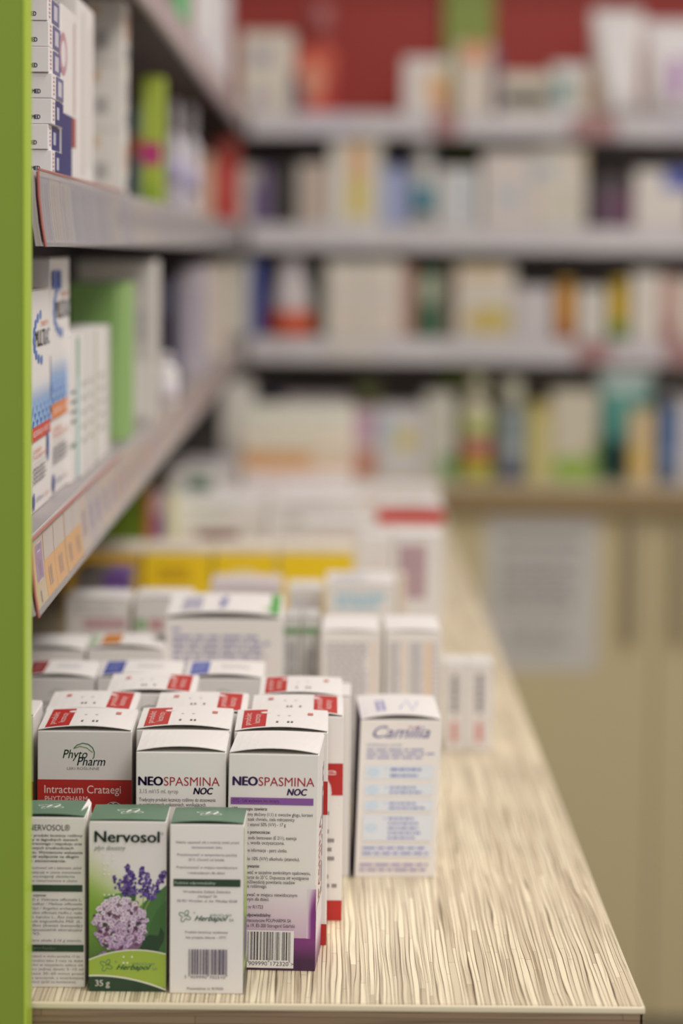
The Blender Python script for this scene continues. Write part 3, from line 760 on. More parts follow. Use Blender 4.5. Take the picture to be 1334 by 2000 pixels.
# pair with grey text columns
yI = 1.985
p = front('white carton with a grey text block and thin orange stripe, left of its pair', 626, 737, yI, 1232, .06, bow=.001, tilt=.003, group='pair of grey-columned white cartons', rz=-1)
F = p.face('F'); F.lines(.08, .06, .84, .98, 34, (170, 166, 172), .55, .1); F.rect(.89, .06, .94, .98, (232, 206, 186)); p.done()
p = front('white carton with two grey text columns between orange stripes', 751, 859, yI, 1232, .06, bow=.001, tilt=.003, group='pair of grey-columned white cartons', rz=1.0)
F = p.face('F'); F.lines(.06, .06, .28, .98, 34, (172, 168, 174), .55, .1); F.rect(.32, .06, .37, .98, (232, 208, 188)); F.lines(.44, .06, .68, .98, 34, (172, 168, 174), .55, .1); F.rect(.71, .06, .84, .98, (234, 208, 184)); F.lines(.86, .06, .95, .98, 30, (186, 182, 188), .5, .1)
F = p.face('L'); F.rect(.1, .3, .9, .95, (120, 128, 140)); p.done()
# two little cartons near the worktop edge
yJ = at_z(915, 1466, 0).y
for a, b_, t in ((866, 913, 'small white carton with an upright grey word and red mark, left of the little pair'), (914, 962, 'small white carton with an upright grey word and red mark, nearest the worktop edge')):
    p = front(t, a, b_, yJ, 1297, .045, bow=.0006, group='pair of little white cartons'); F = p.face('F')
    F.vlines(.30, .10, .62, .56, 1, (120, 116, 124), .8); F.vlines(.72, .1, .8, .9, 1, (214, 206, 206), .8); F.vlines(.30, .66, .62, .90, 1, (214, 132, 122), .85); p.done()

# teething-drops carton
yK = at_z(770, 1714, 0).y
p = front('white carton with a handwritten-style violet name and pale blue steps, standing alone', 698, 857, yK, 1404, .072, bow=.003, tilt=.003, lean=.030, rz=2.0, name='medicine_carton')
F = p.face('F')
VI = (108, 106, 168)
F.text(.16, .112, 'Camilia', .074, (128, 126, 184), right=.86, bold=.012, shear=.38)
F.ell(.615, .045, .016, .016, (214, 120, 160)); F.ell(.70, .045, .016, .016, (214, 120, 160))
F.text(.09, .165, 'INFORMACJA ULOTKI', .014, (124, 136, 186), right=.52)
F.lines(.09, .175, .93, .25, 3, (148, 150, 196), .42, .2)
for k, (a, b_, nl) in enumerate(((.285, .375, 2), (.405, .475, 2), (.505, .575, 2), (.60, .765, 5))):
    F.rect(.08, a, .93, b_, (222, 228, 236)); F.ell(.18, (a + b_) / 2, .08, .06, (204, 220, 236), 14)
    F.text(.33, a + .03, '%d.' % (k + 1), .017, (128, 138, 190)); F.lines(.39, a + .008, .86, b_ - .005, nl, (132, 140, 192), .45, .35)
F.rect(.08, .79, .93, .865, (224, 228, 236)); F.lines(.09, .795, .92, .86, 2, (128, 134, 188), .45, .15); F.lines(.06, .90, .94, .965, 2, (166, 156, 196), .42, .1)
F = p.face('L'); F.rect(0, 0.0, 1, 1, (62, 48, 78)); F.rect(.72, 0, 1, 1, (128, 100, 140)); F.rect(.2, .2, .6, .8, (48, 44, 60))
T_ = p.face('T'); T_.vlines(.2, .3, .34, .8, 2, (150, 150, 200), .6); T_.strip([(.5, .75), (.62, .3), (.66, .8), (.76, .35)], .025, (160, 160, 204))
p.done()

# ================================================================== middle distance on the worktop
def plain(label, pl, pr, y, pt, depth, z=0.0, col=WHITE, prints=(), **k):
    k.setdefault('bow', .0006)
    p = front(label, pl, pr, y, pt, depth, z, col=col, **k)
    for it in prints:
        P_ = p.face(it[0])
        if it[1] == 'r': P_.rect(*it[2:7], 4 if it[0] == 'T' else 1)
        elif it[1] == 'l': P_.lines(*it[2:])
        elif it[1] == 'v': P_.vlines(*it[2:])
        elif it[1] == 'e': P_.ell(*it[2:])
    p.done(); return p
gN = 'white cartons in the middle of the worktop'
plain('white carton with a reddish line of print, beyond the orange-marked lid', 128, 252, 2.14, 1168, .055, prints=[('F', 'r', .28, .12, .95, .19, (206, 168, 172)), ('F', 'l', .12, .03, .8, .1, 2, (206, 202, 206))], group=gN)
plain('white carton with green and red print, left of the half-open lid', 262, 372, 2.14, 1166, .055, prints=[('F', 'r', .04, .13, .2, .20, (140, 186, 130)), ('F', 'r', .26, .13, .52, .20, (206, 160, 162))], group=gN)
plain('dark grey topped carton with a purple corner, below the leftmost yellow carton', 148, 254, 2.40, 1120, .07, col=(120, 114, 112), prints=[('F', 'r', .5, 0, 1, .5, (112, 78, 150)), ('T', 'r', .6, .3, 1, 1, (120, 84, 156))], group=gN)
plain('pale lilac topped carton behind the half-open lid', 410, 548, 2.38, 1142, .07, col=(222, 212, 214), group=gN)
plain('white carton behind, left of the one with pale blue print', 560, 632, 2.36, 1150, .06, prints=[('F', 'l', .1, .05, .9, .4, 3, (196, 196, 206))], group=gN)
plain('white carton with pale blue print and grey print on its lid', 636, 772, 2.26, 1140, .085, prints=[('F', 'l', .14, .05, .88, .17, 2, (140, 198, 222), .6), ('T', 'l', .1, .2, .6, .8, 3, (170, 170, 186), .5)], group=gN)
plain('slim carton with an orange-brown edge beside the pale blue print', 777, 792, 2.33, 1130, .05, col=(222, 206, 190), prints=[('F', 'r', .2, .4, .9, .95, (206, 164, 112))], group=gN)
plain('tall white carton with a pinkish grey text panel, by the worktop edge', 768, 861, 2.43, 1046, .06, prints=[('F', 'r', .10, .05, .68, .38, (206, 176, 178)), ('F', 'v', .12, .06, .66, .37, 7, (164, 138, 150), .5)], group=gN)
# yellow cartons
YEL = (250, 214, 30)
gY = 'row of yellow-fronted cartons'
for a, b_, t, m_ in ((128, 274, 'yellow-fronted carton farthest left, partly under the shelf rail', 0), (280, 412, 'yellow-fronted carton with a brownish word, second from the left', 1), (417, 540, 'yellow-fronted carton with a pale word, third from the left', 2), (545, 690, 'yellow-fronted carton at the right end of its row', 3)):
    word = {0: [], 1: [('F', 'l', .2, .14, .8, .30, 2, (196, 150, 30), .7)], 2: [('F', 'l', .3, .18, .7, .24, 1, (250, 240, 190), .7)], 3: []}[m_]
    plain(t, a, b_, 2.66, 1072, .085, col=(236, 226, 206), prints=[('F', 'r', 0, .03, 1, 1, YEL if m_ else (222, 176, 40))] + word, group=gY)  # leftmost front in a darker yellow, shade under the shelf painted in
plain('white carton top between the yellow row and the red-banded carton', 700, 764, 2.72, 1052, .07, prints=[('F', 'l', .1, .1, .9, .4, 3, (206, 200, 204))], group=gN)
plain('white carton with a red band under its lid', 736, 866, 2.96, 988, .075, prints=[('F', 'r', 0, .02, 1, .15, (206, 44, 30)), ('F', 'l', .1, .3, .9, .8, 5, (190, 180, 182))], group='white cartons by the worktop edge', bow=.0015)
plain('white carton with pale orange specks beside the red-banded one', 590, 728, 2.90, 1020, .07, prints=[('F', 'l', .1, .1, .8, .3, 2, (226, 196, 180))], group=gN)
# stacks of flat white cartons
for si, (a, b_, y, nm) in enumerate(((345, 520, 3.10, 'left'), (524, 700, 3.12, 'right'))):
    H_ = .0157
    for k in range(7):
        xl = at_y(a, 1080, y).x; xr = at_y(b_, 1080, y).x; j = random.uniform(-.003, .003)
        place = ['bottom', 'second from bottom', 'third from bottom', 'fourth from bottom', 'fifth from bottom', 'sixth from bottom', 'top'][k]
        p = Pack('flat white carton, %s of the %s stack behind the yellow row' % (place, nm), (xl + xr) / 2 + j, y + random.uniform(0, .006), k * (H_ + .0002), xr - xl, .11, H_, lid=False, group='flat white cartons in two stacks', bevel=.0004)
        F = p.face('F'); c2 = random.choice([(200, 206, 196), (206, 196, 200), (196, 206, 190)])
        F.lines(.08, .2, .5 + .3 * random.random(), .8, 1, c2, .5)
        if si == 0 and k == 4: F.rect(.25, .15, .72, .9, (132, 70, 76))
        p.done()
# uprights under the left shelf
gU = 'upright cartons under the lower left shelf'
plain('olive green carton standing under the shelf rail', 180, 278, 3.02, 955, .08, col=(122, 152, 40), group=gU)
plain('slim orange carton beside the olive green one', 281, 294, 3.02, 962, .07, col=(206, 132, 62), group=gU)
plain('slim carton printed purple and blue, beside the orange one', 296, 322, 3.04, 970, .07, col=(196, 176, 190), prints=[('F', 'r', .1, .15, .55, 1, (150, 80, 132)), ('F', 'r', .55, .15, .95, 1, (112, 100, 170))], group=gU)
plain('slim pale yellow carton at the end of the upright row', 325, 343, 3.06, 970, .07, col=(222, 222, 176), prints=[('F', 'r', 0, .55, 1, 1, (222, 214, 92))], group=gU)
plain('white carton with a dark green square, beyond the flat stacks', 330, 425, 3.45, 925, .09, prints=[('F', 'r', .35, .06, .88, .42, (48, 112, 80)), ('T', 'r', .35, .5, .88, 1, (58, 118, 88))], group=gN)
plain('low white carton beside the dark green square', 428, 548, 3.45, 965, .10, prints=[('T', 'l', .1, .2, .8, .8, 3, (190, 184, 196)), ('F', 'l', .1, .05, .8, .4, 3, (176, 170, 186))], group=gN)
plain('low white carton with pale green print, before the orange-striped stack', 552, 690, 3.40, 958, .12, prints=[('F', 'l', .1, .05, .9, .4, 3, (190, 200, 190))], group=gN)
plain('white carton lid by the worktop edge, beyond the red-banded carton', 694, 858, 3.42, 955, .10, prints=[('F', 'l', .1, .05, .9, .4, 3, (216, 190, 184))], group='white cartons by the worktop edge')
plain('greyish white carton in the corner below the left shelf', 340, 455, 3.85, 905, .12, col=(206, 200, 200), prints=[('F', 'l', .1, .05, .9, .4, 3, (170, 166, 176))], group=gN)
# stack with the orange stripe
for k in range(5):
    H_ = .0302; a, b_, y = 474, 690, 4.18
    xl = at_y(a, 880, y).x; xr = at_y(b_, 880, y).x
    t = ['bottom', 'second from bottom', 'middle', 'orange-striped, fourth from bottom', 'topmost'][k]
    p = Pack('wide white carton, %s of the big far stack' % t, (xl + xr) / 2, y + random.uniform(0, .006), k * (H_ + .0003), xr - xl, .16, H_, lid=False, group='wide white cartons in the far stack', col=[(240, 234, 228), (244, 232, 230), (240, 234, 226), (238, 226, 206), (232, 230, 214)][k])
    F = p.face('F')
    if k == 2: F.rect(.0, .15, .62, .95, (228, 172, 112)); F.rect(.62, .3, .98, .9, (234, 206, 176))
    elif k == 3: F.lines(.1, .2, .8, .8, 2, (206, 210, 190), .4)
    elif k == 1: F.lines(.2, .2, .9, .8, 2, (236, 206, 206), .4)
    else: F.lines(.05, .2, .9, .8, 2, (206, 206, 196), .4)
    p.done()

# ================================================================== lathe and pouch goods
def lathe(prof, n=20):
    vs, fs = [], []
    for r, z in prof:
        for i in range(n):
            a = 2 * math.pi * i / n; vs.append((r * math.cos(a), r * math.sin(a), z))
    m_ = len(prof)
    for j in range(m_ - 1):
        for i in range(n):
            k = (i + 1) % n; fs.append((j * n + i, j * n + k, (j + 1) * n + k, (j + 1) * n + i))
    fs.append(tuple(range(n - 1, -1, -1))); fs.append(tuple((m_ - 1) * n + i for i in range(n)))
    return vs, fs
def bottle(label, pl, pr, y, pt, z, col, cap, bands=(), neck=.45, capfrac=.16, shoulder=.2, group=None, upside=False, name='medicine_bottle', taper=1.0):
    """round bottle; bands are (from, to, colour) in fractions of the height, printed sleeves round the body"""
    m = (pl + pr) / 2; zt = at_y(m, pt, y).z; H = zt - z; pm = proj((at_y(m, pt, y).x, y, (z + zt) / 2))[1]
    xl, xr = at_y(pl, pm, y).x, at_y(pr, pm, y).x; r = (xr - xl) / 2
    root = tag(empty(name, ((xl + xr) / 2, y + r, z)), label, 'bottle', group)
    if upside:   # stands on its cap
        hb = H * capfrac
        v_, f_ = lathe([(r * .93, 0), (r, .002), (r, hb - .002), (r * .96, hb)]); mesh_obj('cap', v_, f_, mat(cap, .4), root, True)
        v_, f_ = lathe([(r * .86, hb), (r * .9, hb + .01), (r * .86, H * .5), (r * taper, H * .8), (r * taper * .9, H * .95), (r * taper * .7, H)])
        mesh_obj('body', v_, f_, mat(col, .4), root, True)
        for a, b_, c in bands:
            v_, f_ = lathe([(r * .91, hb + (H - hb) * a), (r * .91, hb + (H - hb) * b_)]); mesh_obj('label_sleeve', v_, f_, mat(c, .5), root, True)
        return root
    hc = H * (1 - capfrac); hs = hc * (1 - shoulder)
    v_, f_ = lathe([(r * .9, 0), (r, .004), (r, hs), (r * .93, hs + (hc - hs) * .35), (r * neck, hc - .003), (r * neck, hc)])
    mesh_obj('body', v_, f_, mat(col, .4), root, True)
    rc = r * neck * 1.12
    v_, f_ = lathe([(rc, hc), (rc, H - .003), (rc * .92, H)]); mesh_obj('cap', v_, f_, mat(cap, .4), root, True)
    for a, b_, c in bands:
        v_, f_ = lathe([(r + .0006, hs * a), (r + .0006, hs * b_)]); mesh_obj('label_sleeve', v_, f_, mat(c, .5), root, True)
    return root
def pouch(label, pl, pr, y, pt, z, thick, col, patches=(), top=None, group=None, name='foil_pouch'):
    """soft stand-up bag, full at the foot and flattened to a crimped top seam"""
    m = (pl + pr) / 2; zt = at_y(m, pt, y).z; H = zt - z; pm = proj((at_y(m, pt, y).x, y, (z + zt) / 2))[1]
    xl, xr = at_y(pl, pm, y).x, at_y(pr, pm, y).x; W = xr - xl
    root = tag(empty(name, ((xl + xr) / 2, y + thick / 2, z)), label, 'bag', group)
    nu, nv = 12, 12
    def pt_(i, j, s):
        u = -1 + 2 * i / nu; v = j / nv
        f = (1 - abs(u) ** 2.4) ** .6; g = (1 - v ** 2.2) ** .8
        base = 0.12 if j == 0 else 1
        x = u * W / 2 * (1 - .05 * math.sin(math.pi * v)); yy = s * thick / 2 * f * max(g, .02) * (0.75 + .25 * math.sin(math.pi * min(v * 2, 1)))
        return (x, yy + .004 * math.sin(7 * u + 5 * v) * (v > .05) * g, v * H * 0.94)
    vs = [pt_(i, j, s) for s in (-1, 1) for j in range(nv + 1) for i in range(nu + 1)]
    n = (nu + 1) * (nv + 1); fs = []
    for j in range(nv):
        for i in range(nu):
            a = j * (nu + 1) + i; fs.append((a, a + 1, a + nu + 2, a + nu + 1)); fs.append((n + a, n + a + nu + 1, n + a + nu + 2, n + a + 1))
    for i in range(nu): fs.append((i, n + i, n + i + 1, i + 1))
    mesh_obj('bag', vs, fs, mat(col, .35), root, True)
    vs = []
    for i in range(nu * 2 + 1):
        x = (-1 + i / nu) * W / 2; o = .0012 * (1 if i % 2 else -1)
        vs += [(x, o - .0006, H * .94), (x, o + .0006, H * .94), (x, o - .0006, H), (x, o + .0006, H)]
    fs = []
    for i in range(nu * 2):
        a = 4 * i; fs += [(a, a + 4, a + 6, a + 2), (a + 1, a + 3, a + 7, a + 5), (a + 2, a + 6, a + 7, a + 3)]
    mesh_obj('seam', vs, fs, mat(top or col, .35), root)
    for (u0, v0, u1, v1, c) in patches:
        vs = []; k = 8
        for jj in range(k + 1):
            for ii in range(k + 1):
                u = u0 + (u1 - u0) * ii / k; v = v0 + (v1 - v0) * jj / k; q = pt_(u * nu, (1 - v) * nv, -1)
                vs.append((q[0], q[1] - .0012, q[2]))
        mesh_obj('printed_patch', vs, [(a * (k + 1) + b_, (a + 1) * (k + 1) + b_, (a + 1) * (k + 1) + b_ + 1, a * (k + 1) + b_ + 1) for a in range(k) for b_ in range(k)], mat(c, .4), root, True)
    return root

# ================================================================== lower left shelf
z = ZS[0] + .0003
gL = 'goods on the lower left shelf'
def scale_front(p, blueband, red):
    F = p.face('R')
    for i in range(9):
        t = 1.75 + 2.9 * i / 8; F.ell(.60 + .42 * math.cos(t), .215 - .105 * math.sin(t), .055, .028, (72, 120, 196), 8)
    F.text(.52, .165, 'SYNBIOTYK', .024, (214, 120, 70), right=.93)
    F.text(.26, .255, 'MULTI', .075, (72, 68, 72), right=.74, bold=.02); F.text(.75, .255, 'LAC', .075, (132, 158, 214), right=.99, bold=.01)
    F.grad(0, .40, 1, .62, lambda u, v: mixc((234, 230, 228), (70, 122, 200), (v - .42) / .15), 3, 8)
    for r in range(4):
        for c in range(5):
            uu = .1 + .2 * c + (.1 if r % 2 else 0); vv = .50 + .033 * r
            F.strip([(uu - .1, vv + .03), (uu - .06, vv + .008), (uu, vv), (uu + .06, vv + .008), (uu + .1, vv + .03)], .03, (150, 184, 226))
    F.rect(0, .61, 1, .675, red); F.text(.1, .655, 'REGENERACJA I WZROST', .026, (244, 224, 216), right=.95)
    F.text(.1, .73, 'Unikalny', .022, (206, 110, 70), right=.55); F.text(.1, .757, '9-szczepowy skład', .022, (206, 110, 70), right=.92); F.rect(.1, .775, .8, .777, (150, 150, 150))
    F.lines(.1, .79, .9, .87, 4, (130, 126, 130), .5); F.ell(.88, .73, .05, .09, (80, 120, 190), 12); F.ell(.12, .945, .05, .05, (52, 84, 160), 12); F.text(.24, .955, 'USP Zdrowie', .02, (60, 64, 110), right=.62); F.text(.68, .955, '20 kaps.', .018, (206, 132, 90), right=.95)
p = aisle('white carton with a dotted blue ring and red band, first on the lower left shelf', 58.5, 96, -.1705, 567, .040, z, group=gL, bow=.0004); scale_front(p, 1, (206, 62, 48)); p.done()
p = aisle('taller white carton with a blue square and orange band, second on the lower left shelf', 98, 135, -.171, 503, .034, z, group=gL, bow=.0004); scale_front(p, 1, (226, 128, 50)); p.face('R').rect(.05, .05, .5, .125, (46, 84, 170)).text(.1, .11, '1', .04, (230, 230, 240), bold=.02); p.face('R').lines(.25, .06, .48, .12, 3, (150, 170, 214)); p.done()
p = aisle('white carton with a teal stripe up its edge, third on the lower left shelf', 138, 157, -.168, 655, .030, z, group=gL, bow=.0002); F = p.face('R'); F.rect(.62, .02, .86, .99, (112, 180, 178)); F.rect(.62, .02, .86, .3, (72, 150, 112)); F.lines(.05, .35, .55, .62, 4, (84, 110, 92), .35); F.lines(.05, .7, .5, .8, 1, (60, 120, 70), .3); p.done()
for i, (a, b_, pt, t) in enumerate(((159, 172, 650, 'slim white carton right after the teal-striped one'), (173, 188, 648, 'slim white carton with an olive line, middle of three slim ones'), (190, 215, 643, 'slim white carton against the green box'))):
    p = aisle(t, a, b_, -.166, pt, .05, z, group='slim white cartons on the lower left shelf', bow=.0002); p.face('R').rect(.75, 0, .95, 1, ((206, 204, 190), (170, 176, 140), (214, 210, 204))[i]).lines(.1, .3, .6, .8, 5, (190, 190, 180), .3); p.done()
yq = at_x(246, 720, -.163).y
p = front('big pale green box standing on the lower left shelf', 134, 244, yq, 553, .10, z, col=(150, 190, 110), group=gL, bow=.0004)
F = p.face('F'); F.rect(.03, .03, .80, .40, (132, 172, 98)); F.vlines(.05, .05, .78, .98, 9, (140, 180, 102), .3); F.rect(.84, .01, .96, .99, (170, 206, 132)); p.done()
p = front('tall greyish white carton behind the green box', 150, 298, yq + .24, 508, .10, z, col=(214, 208, 200), group=gL); p.face('F').rect(.7, .3, .95, .5, (196, 190, 186)).rect(.72, .62, .96, .95, (236, 230, 220)); p.done()
p = front('dark navy carton on the lower left shelf', 302, 348, yq + .62, 545, .09, z, col=(84, 82, 98), group=gL); p.face('F').rect(.2, .3, .7, .6, (44, 42, 56)).rect(.5, .62, 1, 1, (120, 112, 150)); p.done()
bottle('small round white bottle before the dark navy carton', 296, 346, yq + .46, 690, z, (232, 226, 222), (222, 216, 212), group=gL, bands=((.2, .7, (216, 208, 212)),))
plain('lilac grey carton near the far end of the lower left shelf', 350, 398, yq + 1.15, 520, .14, z, col=(196, 186, 194), prints=[('F', 'l', .1, .2, .9, .8, 6, (170, 160, 180))], group=gL)
plain('pale beige carton at the far end of the lower left shelf', 398, 436, yq + 1.75, 515, .12, z, col=(226, 212, 196), prints=[('F', 'l', .1, .2, .9, .8, 6, (206, 196, 184))], group=gL)

# ================================================================== middle left shelf
z = ZS[1] + .0003
gM = 'goods on the middle left shelf'
H_ = .01395
ys = at_x(97, 200, -.160).y
order = ['lowest', 'second from bottom', 'third from bottom', 'fourth from bottom', 'third from top', 'second from top', 'topmost']
for k in range(7):
    w_ = .046; j = random.uniform(-.0012, .0012)
    p = Pack('small navy-lettered white carton, %s in the stack of seven' % order[k], -.160 - w_ / 2 + j, ys + random.uniform(0, .002), z + k * (H_ + .0003), w_, .066, H_, lid=False, group='stack of seven small white cartons', bevel=.0004, col=(238, 232, 232))
    F = p.face('F'); F.text(.755, .82, 'MED', .17, (40, 40, 96), right=.86, bold=.06)
    if k in (1, 2, 3, 4, 6): F.rect(.55, .1, .70, .7, (206, 70, 50))
    Rr = p.face('R')
    for i in range(5): Rr.rect(.10, .12 + .16 * i, .22, .19 + .16 * i, (206, 160, 150))
    if k < 3: Rr.rect(.30, 0.02, 1, .98, (34, 40, 110)); Rr.rect(.42, .25, .62, .75, (196, 194, 214))
    else:
        Rr.rect(.34, .04, .98, .96, (104, 106, 146)); Rr.rect(.50, .2, .82, .8, (206, 202, 212))
    p.done()
p = aisle('big white carton with a navy foot, behind the stack of seven', 119.5, 147, -.1605, 4, .075, z, group=gM, bow=.0003)
F = p.face('R'); F.rect(0, .62, .72, .995, (36, 42, 112)); F.rect(.72, .62, 1, .8, (166, 72, 58)); F.ell(.12, .28, .26, .14, (196, 150, 160), 14); F.ell(.12, .28, .16, .085, (232, 226, 226), 14); F.rect(.85, .05, .95, .6, (214, 190, 188)); p.done()
p = aisle('tall plain white carton after the navy-footed one', 150, 182, -.163, -8, .060, z, group=gM, bow=.0003); p.face('R').rect(.3, .05, .4, .95, (214, 206, 194)).rect(.7, .1, .8, .9, (222, 214, 204)); p.done()
xs_ = -.164; y_ = at_x(246, 200, xs_).y
for k, t in enumerate(('lower', 'middle', 'upper')):
    hh = .0505
    p = Pack('white carton with small orange and grey marks, %s of three stacked' % t, xs_ - .017, y_, z + k * (hh + .0003), .030, .055, hh, lid=False, group='three white cartons stacked on the middle left shelf', col=(234, 228, 218))
    F = p.face('F'); F.rect(.15, .1, .35, .25, (226, 186, 140)); F.rect(.25, .5, .6, .75, (186, 182, 176)); p.face('R').rect(.3, .2, .8, .6, (206, 150, 124) if k != 1 else (190, 180, 176)).rect(.4, .7, .9, .9, (150, 160, 160)); p.done()
p = front('slim lime green carton with a magenta band', 276, 316, 2.74, 148, .06, z, col=(176, 196, 66), group=gM, bow=.0003)
F = p.face('F'); F.rect(0, .51, 1, .69, (196, 62, 122)); F.rect(.2, .85, .8, .95, (140, 170, 50)); F.rect(.1, .1, .3, .45, (196, 212, 110)); p.done()
plain('teal grey carton hidden behind the lime green one', 258, 290, 2.86, 205, .06, z, col=(128, 148, 156), prints=[('F', 'r', 0, .3, .5, .5, (224, 120, 84))], group=gM)
bottle('white and lilac bottle with a narrow cap, first of the two', 322, 356, 3.25, 195, z, (216, 208, 216), (224, 218, 222), bands=((.45, .8, (190, 182, 210)),), neck=.5, capfrac=.28, group='white and lilac bottles on the middle left shelf')
bottle('white and lilac bottle with a narrow cap, farther of the two', 350, 388, 3.6, 205, z, (222, 214, 220), (228, 222, 226), bands=((.35, .7, (186, 180, 212)),), neck=.5, capfrac=.28, group='white and lilac bottles on the middle left shelf')
plain('pale orange carton beside the red one in the corner', 388, 412, 4.2, 300, .1, z, col=(226, 190, 160), group=gM)
plain('red carton in the shelf corner', 410, 462, 4.45, 268, .12, z, col=(196, 52, 44), prints=[('F', 'r', .1, .45, .5, .7, (214, 100, 84)), ('F', 'r', 0, 0, 1, .28, (150, 60, 46))], group=gM)

# upper left shelf
z = ZS[2] + .0003
gT = 'goods on the upper left shelf'
plain('small mint green carton on the upper left shelf', 338, 364, 3.12, -30, .05, z, col=(120, 206, 140), group=gT)
plain('white carton on the upper left shelf', 376, 420, 3.85, -60, .10, z, col=(240, 234, 232), prints=[('F', 'r', .2, .6, .8, .8, (224, 216, 218))], group=gT)
plain('white carton at the far end of the upper left shelf', 408, 446, 4.4, -20, .10, z, col=(238, 232, 232), group=gT)

# ================================================================== far shelves
yr = FARLIP + .012
def FX(*a, **k): return plain(*a, **k)
z = ZS[2] + .0003; g1 = 'goods on the top far shelf'
plain('slim orange carton in the corner of the top far shelf', 432, 458, yr + .03, 85, .10, z, col=(206, 112, 74), group=g1)
plain('cream carton with violet marks on the top far shelf', 470, 575, yr, 62, .12, z, col=CREAM, prints=[('F', 'r', .2, .2, .55, .42, (176, 166, 180)), ('F', 'r', .2, .72, .55, .92, (186, 174, 184)), ('F', 'r', .92, .5, 1, 1, (110, 96, 120))], group=g1)
bottle('tall bottle with a dusky pink cap before the red wall', 598, 652, yr + .14, 10, z, (190, 72, 62), (196, 120, 116), group=g1, neck=.8, capfrac=.27, shoulder=.1)
plain('orange and red carton beside the cream one', 580, 655, yr + .01, 95, .10, z, col=(216, 92, 66), prints=[('F', 'r', .0, .45, .25, .95, (96, 84, 104)), ('F', 'e', .42, .5, .3, .5, (226, 150, 118), 16), ('F', 'r', .75, .5, 1, 1, (196, 48, 40))], group=g1)
plain('white carton with a pale orange patch, left of the green upright', 788, 876, yr, 112, .11, z, col=(232, 224, 218), prints=[('F', 'r', .5, .25, .98, .85, (232, 190, 140)), ('F', 'r', .75, .62, 1, .98, (220, 140, 110))], group=g1)
plain('tall pale carton with an orange head, before the green upright', 892, 960, yr, 82, .10, z, col=(224, 212, 196), prints=[('F', 'r', .2, 0, .85, .3, (226, 150, 104))], group=g1)
plain('slim violet carton beside the orange-headed one', 962, 976, yr + .02, 95, .08, z, col=(112, 84, 120), group=g1)
plain('low pale carton with a black picture on the top far shelf', 978, 1075, yr + .01, 142, .11, z, col=(222, 212, 194), prints=[('F', 'r', .06, .42, .95, .78, (52, 54, 44)), ('F', 'r', .5, .5, .95, .74, (84, 74, 50))], group=g1)
plain('white carton with a teal and tan picture', 1078, 1148, yr, 124, .11, z, col=(226, 222, 216), prints=[('F', 'r', .05, .28, .5, .82, (140, 170, 166)), ('F', 'r', .6, .35, .9, .8, (206, 192, 172))], group=g1)
plain('slim brown carton between the teal picture and the white bags', 1152, 1170, yr + .02, 130, .09, z, col=(176, 140, 104), group=g1)
pouch('large white bag on the top far shelf, left of two', 1160, 1262, yr + .01, 14, z, .11, (238, 232, 228), patches=((.1, .5, .4, .8, (228, 224, 222)),), group='two white bags on the top far shelf')
pouch('large white bag with a violet mark, right of two', 1264, 1392, yr + .01, 36, z, .11, (238, 232, 230), patches=((.35, .35, .6, .8, (180, 130, 186)),), group='two white bags on the top far shelf')

z = ZS[1] + .0003; g2 = 'goods on the middle far shelf'
plain('pale carton with a violet side at the corner of the middle far shelf', 466, 488, yr, 325, .10, z, col=(214, 202, 190), group=g2)
plain('violet carton beside a dark gap on the middle far shelf', 490, 526, yr + .03, 325, .10, z, col=(116, 96, 140), prints=[('F', 'r', 0, 0, .4, .3, (196, 186, 170))], group=g2)
plain('charcoal block standing in for the dark gap on the middle far shelf', 530, 574, yr + .08, 320, .09, z, col=(104, 98, 94), group=g2)  # dark block put in for the shade of the gap
plain('pale carton with a tan stripe', 582, 642, yr, 318, .11, z, col=(206, 196, 184), prints=[('F', 'r', .42, .05, .7, .9, (196, 164, 142))], group=g2)
plain('tall white carton with a yellow and orange stripe', 645, 745, yr, 272, .11, z, col=(232, 226, 214), prints=[('F', 'r', .36, .04, .72, .45, (228, 180, 120)), ('F', 'r', .36, .45, .72, .9, (222, 200, 92))], group=g2)
plain('pale blue carton after the yellow-striped one', 749, 796, yr, 322, .10, z, col=(172, 182, 220), prints=[('F', 'r', 0, 0, 1, .08, (120, 126, 170))], group=g2)
bottle('white bottle with a teal drop, right of the pale blue carton', 804, 850, yr, 280, z, (214, 212, 206), (206, 204, 200), bands=((.25, .75, (104, 160, 176)),), neck=.7, capfrac=.2, group=g2)
plain('grey white carton with a faint blue stripe', 856, 934, yr, 328, .11, z, col=(222, 220, 216), prints=[('F', 'r', .42, .1, .8, .9, (196, 204, 210))], group=g2)
plain('wide white carton with faint blue marks, left of a touching pair', 942, 1048, yr, 296, .14, z, col=(222, 212, 204), prints=[('F', 'r', .3, .5, .7, .72, (190, 196, 204)), ('F', 'r', .85, .2, 1, .4, (186, 192, 200))], group=g2)
plain('wide white carton with a tan edge, right of a touching pair', 1050, 1144, yr + .004, 288, .14, z, col=(224, 216, 202), prints=[('F', 'r', .05, .2, .35, .36, (186, 194, 202)), ('F', 'r', .9, 0, 1, .3, (206, 180, 140)), ('F', 'r', .45, .55, .7, .8, (208, 200, 176))], group=g2)
plain('dark plum carton in the gap on the middle far shelf', 1162, 1234, yr + .03, 345, .10, z, col=(104, 76, 96), prints=[('F', 'r', .78, .2, 1, .95, (140, 70, 116)), ('F', 'r', 0, 0, 1, .3, (86, 76, 78))], group=g2)
plain('white carton with a blue corner at the right end of the middle far shelf', 1240, 1350, yr, 332, .13, z, col=(232, 224, 216), prints=[('F', 'r', .52, 0, 1, .34, (92, 106, 190))], group=g2)

